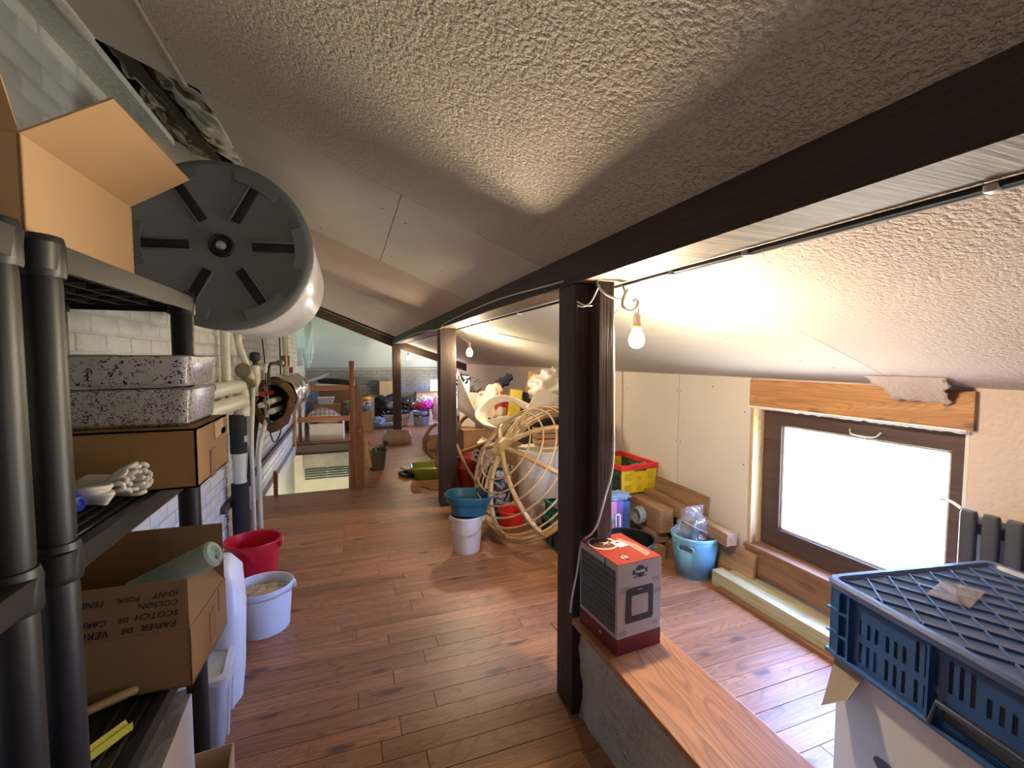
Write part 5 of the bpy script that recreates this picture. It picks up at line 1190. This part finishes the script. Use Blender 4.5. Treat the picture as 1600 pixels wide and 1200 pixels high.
# cream box with holes, red things behind middle post
hb = thing('punched_box', 'cream box with round punched holes lying on red toys behind the rattan', 'box', (1.28, 4.46, .44), rot=(rad(8), rad(24), rad(-28)))
MB().span((-.10, -.10, 0), (.10, .10, .20), .004).build('box_body', mat('cream carton', (.70, .62, .50), .6), hb, smooth=False)
for (x_, z_) in ((-.05, .05), (-.05, .10), (-.05, .15), (.05, .06)): MB().lathe([(.001, 0), (.014, 0), (.014, .001)], 14, at=(x_, -.1005, z_), rot=(PI/2, 0, 0)).build('punched_hole', ink, hb)
MB().lathe([(.001, 0), (.018, 0), (.018, .001)], 14, at=(-.1005, .0, .06), rot=(0, -PI/2, 0)).build('punched_hole', ink, hb)
bl = thing('red_toy_tub', 'glossy red rounded tub under the cream punched box', 'tub', (1.22, 4.68, 0))
MB().rrect([(0, 0, 0, .13, .16, .07), (0, 0, .2, .17, .20, .09), (0, 0, .40, .18, .21, .09), (0, 0, .46, .16, .18, .08)], 8).build('tub_body', mat('deep red plastic', (.30, .015, .015), .3), bl)
MB().rrect([(0, 0, .34, .19, .22, .095), (0, 0, .365, .19, .22, .095)], 8).build('tub_rim', mat('dark red plastic', (.35, .02, .02), .3), bl)
# low supports hidden behind the rattan
carton('dark carton at the bottom of the junk pile behind the cream drum', (1.95, 4.45, 0), (.62, .60, .62), 0, card_d, closed=True)
carton('dark carton behind the red tub carrying the bags of the junk pile', (1.56, 5.10, 0), (.78, .62, .70), 0, card_d, closed=True)
bt_ = thing('black_suitcase', 'matt black suitcase under the clear plastic bags', 'suitcase', (2.0, 4.42, .622))
MB().span((-.34, -.28, 0), (.34, .28, .20), .012).build('suitcase_body', mat('matt black case', (.016, .016, .018), .6), bt_, smooth=False)
MB().span((-.345, -.285, .20), (.345, .285, .24), .01).build('suitcase_lid', mat('matt black case'), bt_, smooth=False)
wcx = thing('wooden_crate', 'small slatted orange wooden crate behind the rattan ribs', 'crate', (1.86, 4.07, .66), -10)
for k in range(3): MB().span((-.14, -.10, .0+.055*k), (.14, -.09, .045+.055*k)).build('slat', crate_wood, wcx, smooth=False)
for k in range(3): MB().span((-.15, -.10, .0+.055*k), (-.14, .10, .045+.055*k)).build('slat', crate_wood, wcx, smooth=False)
for x_ in (-.135, .135): MB().span((x_-.012, -.09, 0), (x_+.012, -.065, .165)).build('corner_post', crate_wood, wcx, smooth=False)
MB().span((-.15, .09, 0), (.14, .10, .16)).build('back_board', crate_wood, wcx, smooth=False)
# pile on top
def cloud(name, label, cat, c, r, m, amp=.22, freq=2.2, seed=0, flat=None, nu=44, nv=26, rot=(0, 0, 0)):
    mb = MB().blob((0, 0, 0), r, amp, freq, seed, nu, nv, rot, None if flat is None else flat-c[2]); o = mb.build(name, m, angle=3.2); o.location = c
    return tag(o, label, cat)
poly = glass('shiny polythene bag', (.92, .90, .88), .22, .16, .40, (.80, .74, .66), bump=.5)
cloud('plastic_bag', 'large shiny clear plastic bag at the top of the junk pile by the post', 'bag', (2.06, 4.40, 1.18), (.24, .20, .19), poly, .30, 3.2, 2, .96)
cloud('plastic_bag', 'flatter clear plastic bag below the large one on the junk pile', 'bag', (2.02, 4.16, 1.0), (.30, .15, .11), poly, .30, 3.0, 6, .865)
ps = thing('paper_carrier', 'folded brown paper carrier bag beside the clear plastic bags', 'bag', (2.14, 5.05, .98), -8)
MB().rrect([(0, 0, .0, .12, .06, .01), (0, 0, .15, .12, .05, .01), (0.01, 0, .30, .10, .03, .008), (.01, 0, .36, .105, .012, .005)], 3).build('bag_body', mat('brown paper', (.42, .24, .10), .8, bump=.5, bscale=18), ps, angle=.3)
MB().slab([(-.10, -.065, .0), (.10, -.065, .0), (.06, -.05, .20), (-.07, -.05, .2)], (0, .002, 0)).build('bag_fold', mat('brown paper'), ps, smooth=False)
carton('dark carton beneath the paper carrier bag', (2.14, 5.10, 0), (.36, .4, .972), 0, card_d, closed=True)
bo = thing('black_printed_box', 'black box with pale script lettering standing in the junk pile', 'box', (1.93, 4.86, .705), -20)
MB().span((-.10, -.06, 0), (.10, .06, .40), .003).build('box_body', mat('black carton', (.012, .012, .013), .4), bo, smooth=False)
text(bo, 'script_lettering', 'Cafe', .07, mat('cream print'), frame_of((0, 0, 1), (-1, 0, 0), (-.05, -.0605, .26)), shear=.3)
yb = thing('yellow_box', 'olive yellow slim box leaning in the junk pile', 'box', (1.74, 4.80, .705), rot=(rad(-6), rad(8), rad(-14)))
MB().span((-.07, -.04, 0), (.07, .04, .44), .003).build('box_body', mat('olive yellow carton', (.42, .32, .03), .5), yb, smooth=False)
MB().span((-.07, -.0405, .05), (.07, -.04, .12)).build('red_band', mat('bright red plastic'), yb, smooth=False)
cloud('cream_bag', 'cream shopping bag with red print leaning against the yellow box', 'bag', (1.52, 4.88, .94), (.19, .12, .25), pattern('cream red print', 'patch', [(.66, .55, .42), (.42, .05, .04)], 7, .6), .18, 2.0, 11, .702)
cloud('navy_knit', 'dark navy knitted hat on top of the cream bag', 'hat', (1.70, 5.0, 1.215), (.10, .06, .055), mat('navy knit', (.010, .016, .035), .9, bump=.6, bscale=90), .25, 2.2, 15, rot=(0, rad(-30), 0))
cloud('navy_pompom', 'dark navy pompom ball above the knitted hat', 'pompom', (1.77, 4.98, 1.275), (.045, .045, .045), mat('navy knit'), .2, 3.5, 18)
gb = thing('grey_board', 'grey rounded board standing between the foam strip and the cream bag', 'board', (1.33, 5.02, .705), rot=(rad(-6), rad(4), rad(-10)))
MB().rrect([(0, 0, -.008, .15, .20, .03), (0, 0, .008, .15, .20, .03)], 6).build('board', mat('grey white panel', (.48, .44, .39), .5), gb); gb.children[0].rotation_euler = (PI/2, 0, 0); gb.children[0].location = (0, 0, .20)
MB().lathe([(.001, 0), (.014, 0), (.012, .002)], 12, at=(-.12, -.0085, .36), rot=(PI/2, 0, 0)).build('board_hole', ink, gb)
plt = thing('artificial_plant', 'green leafy artificial plant sticking out behind the grey board', 'plant', (1.28, 5.30, .702))
leaf = mat('plant green', (.05, .13, .05), .5, var=.3)
MB().lathe([(.05, 0), (.065, .1), (.06, .1), (.01, .09)], 16).build('pot', mat('brown pot', (.12, .07, .05)), plt)
rp_ = random.Random(5)
for k in range(26):
    a = rp_.uniform(0, 2*PI); q = rp_.uniform(.05, .24); zt = rp_.uniform(.28, .56); l = rp_.uniform(.05, .09)
    c = Vector((q*math.cos(a)+.04, q*math.sin(a)*.5, zt)); d = Vector((math.cos(a), math.sin(a)*.6, rp_.uniform(-.2, .9))).normalized(); s_ = d.cross(Vector((0, 0, 1))).normalized()
    MB().slab([c-d*l*.6, c-d*l*.1+s_*l*.45, c+d*l*.5+s_*l*.25, c+d*l, c+d*l*.5-s_*l*.25, c-d*l*.1-s_*l*.45], (0, 0, .004)).build('leaf', leaf, plt)
    if k % 3 == 0: MB().tube(bez([(0, 0, .08), (c.x*.4, c.y*.4, c.z*.6), tuple(c)], 5), .005, 5).build('stem', leaf, plt)
tp2 = tag(MB().slab([(0, 0, 0), (.22, .05, -.04), (.24, .05, .28), (.02, 0, .30)], (0, .006, 0)).build('tan_panel', card_l, smooth=False), 'tan cardboard sheet leaning behind the middle post', 'cardboard'); tp2.location = (1.80, 10.62, .705); tp2.rotation_euler = (0, rad(-2), 0)
# ------------------------------------------------------------------ on the floor along the aisle
lt = thing('litter_tray', 'lime green high-sided plastic tray left of the middle post', 'tray', (.95, 5.60, 0), -6)
lime = mat('lime plastic', (.19, .24, .012), .3, var=.1)
MB().rrect([(0, 0, 0, .19, .12, .05), (0, 0, .01, .20, .13, .055), (0, 0, .115, .235, .165, .07), (0, 0, .15, .255, .18, .075), (0, 0, .165, .245, .17, .07), (0, 0, .155, .232, .158, .065), (0, 0, .02, .19, .12, .05)], 8).build('tray_body', lime, lt, angle=.6)
MB().rrect([(0, 0, .118, .240, .17, .07), (0, 0, .132, .243, .173, .072)], 8, False, False).build('tray_band', lime, lt)
ds = thing('dustpan', 'small black dustpan lying beside the lime green tray', 'dustpan', (.70, 5.78, 0), 24)
MB().rrect([(0, 0, 0, .11, .09, .02), (0, 0, .05, .115, .095, .02), (0, 0, .05, .10, .085, .02), (0, 0, .012, .10, .085, .02)], 4).build('pan', mat('black dustpan plastic', (.03, .04, .035), .5), ds)
MB().box((.03, .0, .06), (.09, .13, .02), bev=.006).build('brush_head', mat('grey bristles', (.16, .16, .15), .8), ds)
MB().box((.0, .14, .06), (.03, .14, .02), bev=.006).build('handle', mat('grey handle', (.2, .19, .18)), ds)
tbk = bucket('tool_bucket', 'dull metal bucket crammed with tools near the stair railing', 'bucket', (.33, 6.25, 0), .095, .13, .27, mat('dull dark zinc', (.10, .09, .075), .4, .4, var=.3), rim=.008)
for k, (nm_, m_) in enumerate((('black', black_rb), ('shiny steel', steel), ('red', mat('bright red plastic')), ('tan', mat('tan handle', (.45, .30, .16), .5)), ('dark green', dgr))):
    a = 1.2*k+.4; r_ = random.Random(k)
    t = thing('hand_tool', nm_+' hand tool sticking out of the metal bucket', 'tool', (.33, 6.25, .02), group='tools in the metal bucket')
    e = Vector((.13*math.cos(a), .11*math.sin(a), .27+.07*r_.random()))
    MB().tube([(0.03*math.cos(a), .03*math.sin(a), .02), tuple(e)], .010, 8).build('tool_shaft', m_, t)
    MB().box(e, (.07, .04, .03), (r_.random(), r_.random(), a), .006).build('tool_head', m_, t)
for k, (x_, ang, lab) in enumerate(((.21, -16, 'pale wooden lath leaning in the metal bucket'), (.17, -10, 'tan wooden lath leaning beside the metal bucket'))):
    t = tag(MB().box((0, 0, .2), (.045, .02, .40), bev=.002).build('wooden_lath', pale_pine if k == 0 else crate_wood, smooth=False), lab, 'lath'); t.location = (x_+.07, 6.22-.09*k, .06); t.rotation_euler = (0, rad(ang), 0)
sk = thing('paper_sack', 'open crumpled brown paper sack on the floor before the far post', 'sack', (.78, 8.1, 0), -6)
def sack(levels):
    mb = MB(); rs = []
    for i, (z_, hx, hy) in enumerate(levels):
        ring = []
        for k in range(32):
            a = 2*PI*k/32; ca, sa = math.cos(a), math.sin(a); p_ = .55
            x_ = hx*abs(ca)**p_*(1 if ca > 0 else -1); y_ = hy*abs(sa)**p_*(1 if sa > 0 else -1)
            ns = noise.noise(Vector((x_*9, y_*9, z_*14+3)))*.03*(1 if i else .2)
            ring.append((x_*(1+ns*3), y_*(1+ns*3), max(z_+ns*(1 if i > 1 else 0), .001)))
        rs.append(ring)
    return mb.rings(rs, True, False)
sack([(0.001, .21, .14), (.05, .25, .17), (.12, .26, .18), (.18, .235, .155), (.215, .21, .13), (.20, .195, .115), (.06, .19, .12)]).build('sack_paper', mat('kraft paper', (.46, .33, .24), .8, bump=.5, bscale=14), sk, angle=.35)
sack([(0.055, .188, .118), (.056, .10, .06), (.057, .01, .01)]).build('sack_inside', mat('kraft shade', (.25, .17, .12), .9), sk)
ob = thing('open_wooden_box', 'small open wooden box beside the middle post in the distance', 'box', (1.30, 7.45, 0), -12)
for a_, b_ in (((-.17, -.13, 0), (-.158, .13, .20)), ((.158, -.13, 0), (.17, .13, .20)), ((-.17, -.13, 0), (.17, -.118, .20)), ((-.17, .118, 0), (.17, .13, .20)), ((-.17, -.13, 0), (.17, .13, .012))): MB().span(a_, b_, .002).build('board', crate_wood, ob, smooth=False)
rat_arc('rattan_hoop', 'dark bent rattan hoop behind the middle post beside the wooden box', [([(1.15, 6.6, .02), (1.05, 6.55, .15), (1.02, 6.5, .32), (1.10, 6.5, .48), (1.2, 6.6, .52)], .025)])
# ------------------------------------------------------------------ far end
fbx = carton('cardboard box at the far left stacked behind the plaid cushion', (-.42, 9.80, 0), (.50, .40, .58), 0, card_b, closed=True, tape_top=True)
tc = thing('clear_tub', 'clear plastic tub with a lid on the far left cardboard box', 'tub', (-.45, 9.75, .582))
MB().rrect([(0, 0, 0, .13, .09, .02), (0, 0, .12, .15, .10, .025)], 4).build('tub_body', frost, tc); MB().rrect([(0, 0, .12, .16, .11, .03), (0, 0, .14, .16, .11, .03)], 4).build('lid', white_pl, tc)
pc = carton('pale open carton with a plaid cushion in it, beyond the stair railing', (-.40, 9.02, 0), (.58, .36, .30), -3, card_w, [('x+', .06, -10)])
cu = thing('plaid_cushion', 'plaid purple and white cushion bent over in the pale carton', 'cushion', (-.42, 9.03, .26))
pl_m = pattern('plaid cloth', 'check', [(.62, .56, .56), (.10, .05, .08)], 13, .9)
MB().tube(bez([(-.22, -.02, .0), (-.24, -.02, .14), (-.14, -.01, .23), (.04, .0, .22), (.20, .02, .10), (.26, .04, .03)], 10), .075, 14, flat=1.1).build('cushion_body', pl_m, cu)
MB().blob((.04, -.04, .04), (.17, .10, .08), .1, 2, 3).build('cream_padding', mat('cream padding', (.68, .58, .48), .9), cu)
b2 = carton('square cardboard box on the far floor right of the plaid cushion', (.22, 9.72, 0), (.46, .40, .42), -4, card, closed=True, tape_top=True)
cloud('clear_refuse_bag', 'grey clear plastic bag of clothes on the square far box', 'bag', (.14, 9.66, .52), (.20, .14, .11), glass('grey polythene', (.7, .72, .76), .3, .15, .35, (.3, .3, .33), bump=.8), .3, 3, 21, .422)
for k, (z_, c_, m_) in enumerate(((.47, 'blue', (.16, .22, .40)), (.54, 'green', (.16, .55, .12)), (.61, 'pink', (.72, .30, .36)), (.68, 'yellow', (.85, .52, .04)))):
    cloud('folded_cloth', c_+' folded cloth in the clothes heap on the far box', 'cloth', (.335, 9.74, z_-.008), (.09, .12, .034), mat(c_+' cloth', m_, .9), .18, 2.5, 30+k)
sh_ = tag(MB().span((-.10, -.012, 0), (.10, .012, .66), .003).build('cardboard_sheet', card_l, smooth=False), 'tall pale cardboard panel behind the folded coloured cloths', 'cardboard'); sh_.location = (.40, 10.1, 0)
cloud('lime_cloth', 'lime green cloth behind the grey clear bag on the far box', 'cloth', (.06, 9.84, .60), (.16, .10, .045), mat('lime cloth', (.24, .46, .07), .9), .2, 2.5, 41)
pg = thing('black_cushion', 'long black cushion with a white underside on the far boxes', 'cushion', (-.26, 10.0, .90))
MB().blob((0, 0, .10), (.36, .13, .085), .06, 1.5, 50, rot=(0, rad(6), 0)).build('cushion_top', mat('black fabric', (.014, .014, .016), .85), pg)
MB().blob((-.04, -.03, .035), (.37, .13, .045), .06, 1.5, 52, rot=(0, rad(4), 0)).build('cushion_base', mat('white fabric', (.66, .64, .60), .9), pg)
MB().blob((.34, -.06, .09), (.045, .06, .06), .1, 1.5, 53).build('white_end', mat('white fabric'), pg)
carton('hidden carton carrying the long black cushion', (-.24, 10.27, 0), (.70, .36, .90), 0, card_d, closed=True)
lb = thing('laundry_basket', 'cream slotted laundry basket under a heap of black clothes', 'basket', (.98, 10.35, 0))
MB().rrect([(0, 0, 0, .24, .17, .05), (0, 0, .01, .25, .18, .05), (0, 0, .24, .30, .22, .06), (0, 0, .245, .325, .24, .07), (0, 0, .265, .325, .24, .07), (0, 0, .26, .30, .22, .06), (0, 0, .02, .24, .17, .05)], 6).build('basket_body', mat('cream basket', (.70, .63, .56), .5), lb, angle=.6)
for k in range(9):
    for j in range(3): MB().box((-.21+.052*k, -.195-.017*j, .07+.05*j), (.018, .012, .024)).build('basket_slot', ink, lb, smooth=False)
dots = pattern('spotted black cloth', 'dots', [(.012, .012, .013), (.70, .68, .66)], 11, .9)
cloud('black_clothes', 'heap of black clothes spilling over the laundry basket', 'clothes', (.78, 10.48, .42), (.34, .22, .25), mat('black cloth', (.014, .014, .016), .8, var=.5, vscale=12), .25, 2.2, 61)
cloud('black_clothes', 'black bag slumped on the floor left of the laundry basket', 'bag', (.52, 10.42, .22), (.15, .16, .24), mat('black cloth'), .2, 2.2, 64, .0)
cloud('spotted_cloth', 'black cloth with white spots lying in the laundry basket', 'cloth', (.96, 10.30, .30), (.30, .20, .07), dots, .15, 2.2, 66)
cloud('pink_grey_cloth', 'dusty pink cloth in the middle of the black clothes heap', 'cloth', (.92, 10.27, .44), (.17, .12, .09), mat('dusty pink cloth', (.34, .22, .20), .9), .12, 2.2, 67)
cloud('dark_shiny_bag', 'shiny dark bag on the right of the laundry basket', 'bag', (1.26, 10.42, .42), (.16, .16, .13), mat('shiny black film', (.03, .03, .035), .25), .3, 2.6, 68)
ru = thing('rolled_rug', 'rolled grey rug lying on the floor before the laundry basket', 'rug', (.72, 10.0, .06))
MB().cyl((-.28, .0, 0), (.36, .02, 0), .058, n=18).build('rug_roll', mat('grey rug', (.42, .38, .38), .95, bump=.5), ru)
MB().lathe([(.002, 0), (.05, 0), (.05, .004)], 18, at=(-.282, 0, 0), rot=(0, -PI/2, 0)).build('rug_end', mat('rug end', (.5, .36, .36), .95), ru)
cloud('pale_blue_bag', 'pale blue plastic bag bunched at the end of the rolled rug', 'bag', (.56, 9.94, .16), (.13, .10, .09), mat('pale blue film', (.36, .44, .62), .4), .35, 3, 71)
carton('tall tan carton against the far wall behind the black clothes', (.86, 10.92, 0), (.42, .36, .98), 0, card, [('x-', .12, 60)], closed=True)
carton('dark carton under the far wall beside the tall tan carton', (.50, 10.95, 0), (.24, .34, .66), 0, card_d, closed=True)
carton('brown carton against the far wall right of the far post', (1.78, 10.8, 0), (.62, .40, .70), 0, card_b, [('y-', .12, 75)], closed=True)
tag(MB().span((-.16, -.16, 0), (.16, .16, .05), .01).build('black_tray', mat('black tray plastic', (.02, .02, .02), .5)), 'flat black tray on the heap right of the far post', 'tray').location = (1.30, 10.62, .56)
carton('low dark carton under the flat black tray', (1.30, 10.82, 0), (.30, .36, .558), 0, card_d, closed=True)
gk = bucket('grey_bucket', 'grey blue paint bucket with a dark label, full of bright cloths', 'bucket', (1.50, 10.05, 0), .155, .185, .33, mat('grey blue bucket', (.30, .36, .46), .4), rim=.014)
MB().lathe([(.172, .18), (.180, .26)], 40, cap0=False, cap1=False).build('dark_label', mat('dark label', (.05, .05, .055), .5), gk)
MB().lathe([(.163, .07), (.172, .175)], 40, cap0=False, cap1=False).build('white_label', pattern('label print', 'patch', [(.62, .66, .76), (.08, .08, .10)], 18, .5), gk)
MB().box((-.05, -.178, .225), (.05, .006, .02)).build('label_mark', white_print, gk, smooth=False)
cloud('pink_cloth', 'bright magenta cloth bunched in the grey bucket', 'cloth', (1.58, 9.98, .46), (.14, .12, .10), mat('magenta cloth', (.70, .07, .46), .9), .4, 3.4, 81)
cloud('multicolour_cloth', 'pale multicoloured cloth above the magenta one', 'cloth', (1.56, 10.10, .55), (.16, .12, .11), pattern('pastel patches', 'patch', [(.62, .66, .80), (.65, .75, .25), (.3, .6, .8), (.75, .4, .6)], 12, .8), .25, 2.6, 82)
cloud('red_cloth', 'dark red cloth at the left of the grey bucket top', 'cloth', (1.39, 10.0, .43), (.09, .09, .07), mat('dark red cloth', (.35, .03, .03), .9), .3, 3, 83)
cloud('pink_roll', 'pale pink quilt bundle leaning right of the grey bucket', 'quilt', (1.84, 10.0, .36), (.12, .16, .26), mat('pale pink quilt', (.66, .42, .52), .9), .15, 2, 84, .0)
cloud('white_sack', 'white printed sack standing behind the middle post at the far end', 'sack', (1.98, 9.7, .17), (.17, .15, .20), pattern('white sack print', 'patch', [(.74, .73, .72), (.35, .35, .38)], 10, .6), .15, 2, 85, .0)
cloud('plastic_sheet', 'translucent plastic sheet bunched in the far left corner below the ceiling', 'plastic sheet', (-.76, 10.0, 1.86), (.08, .14, .50), glass('milky sheet', (.9, .95, .93), .1, .2, .35, (.75, .85, .80), bump=.5), .3, 2.2, 86)
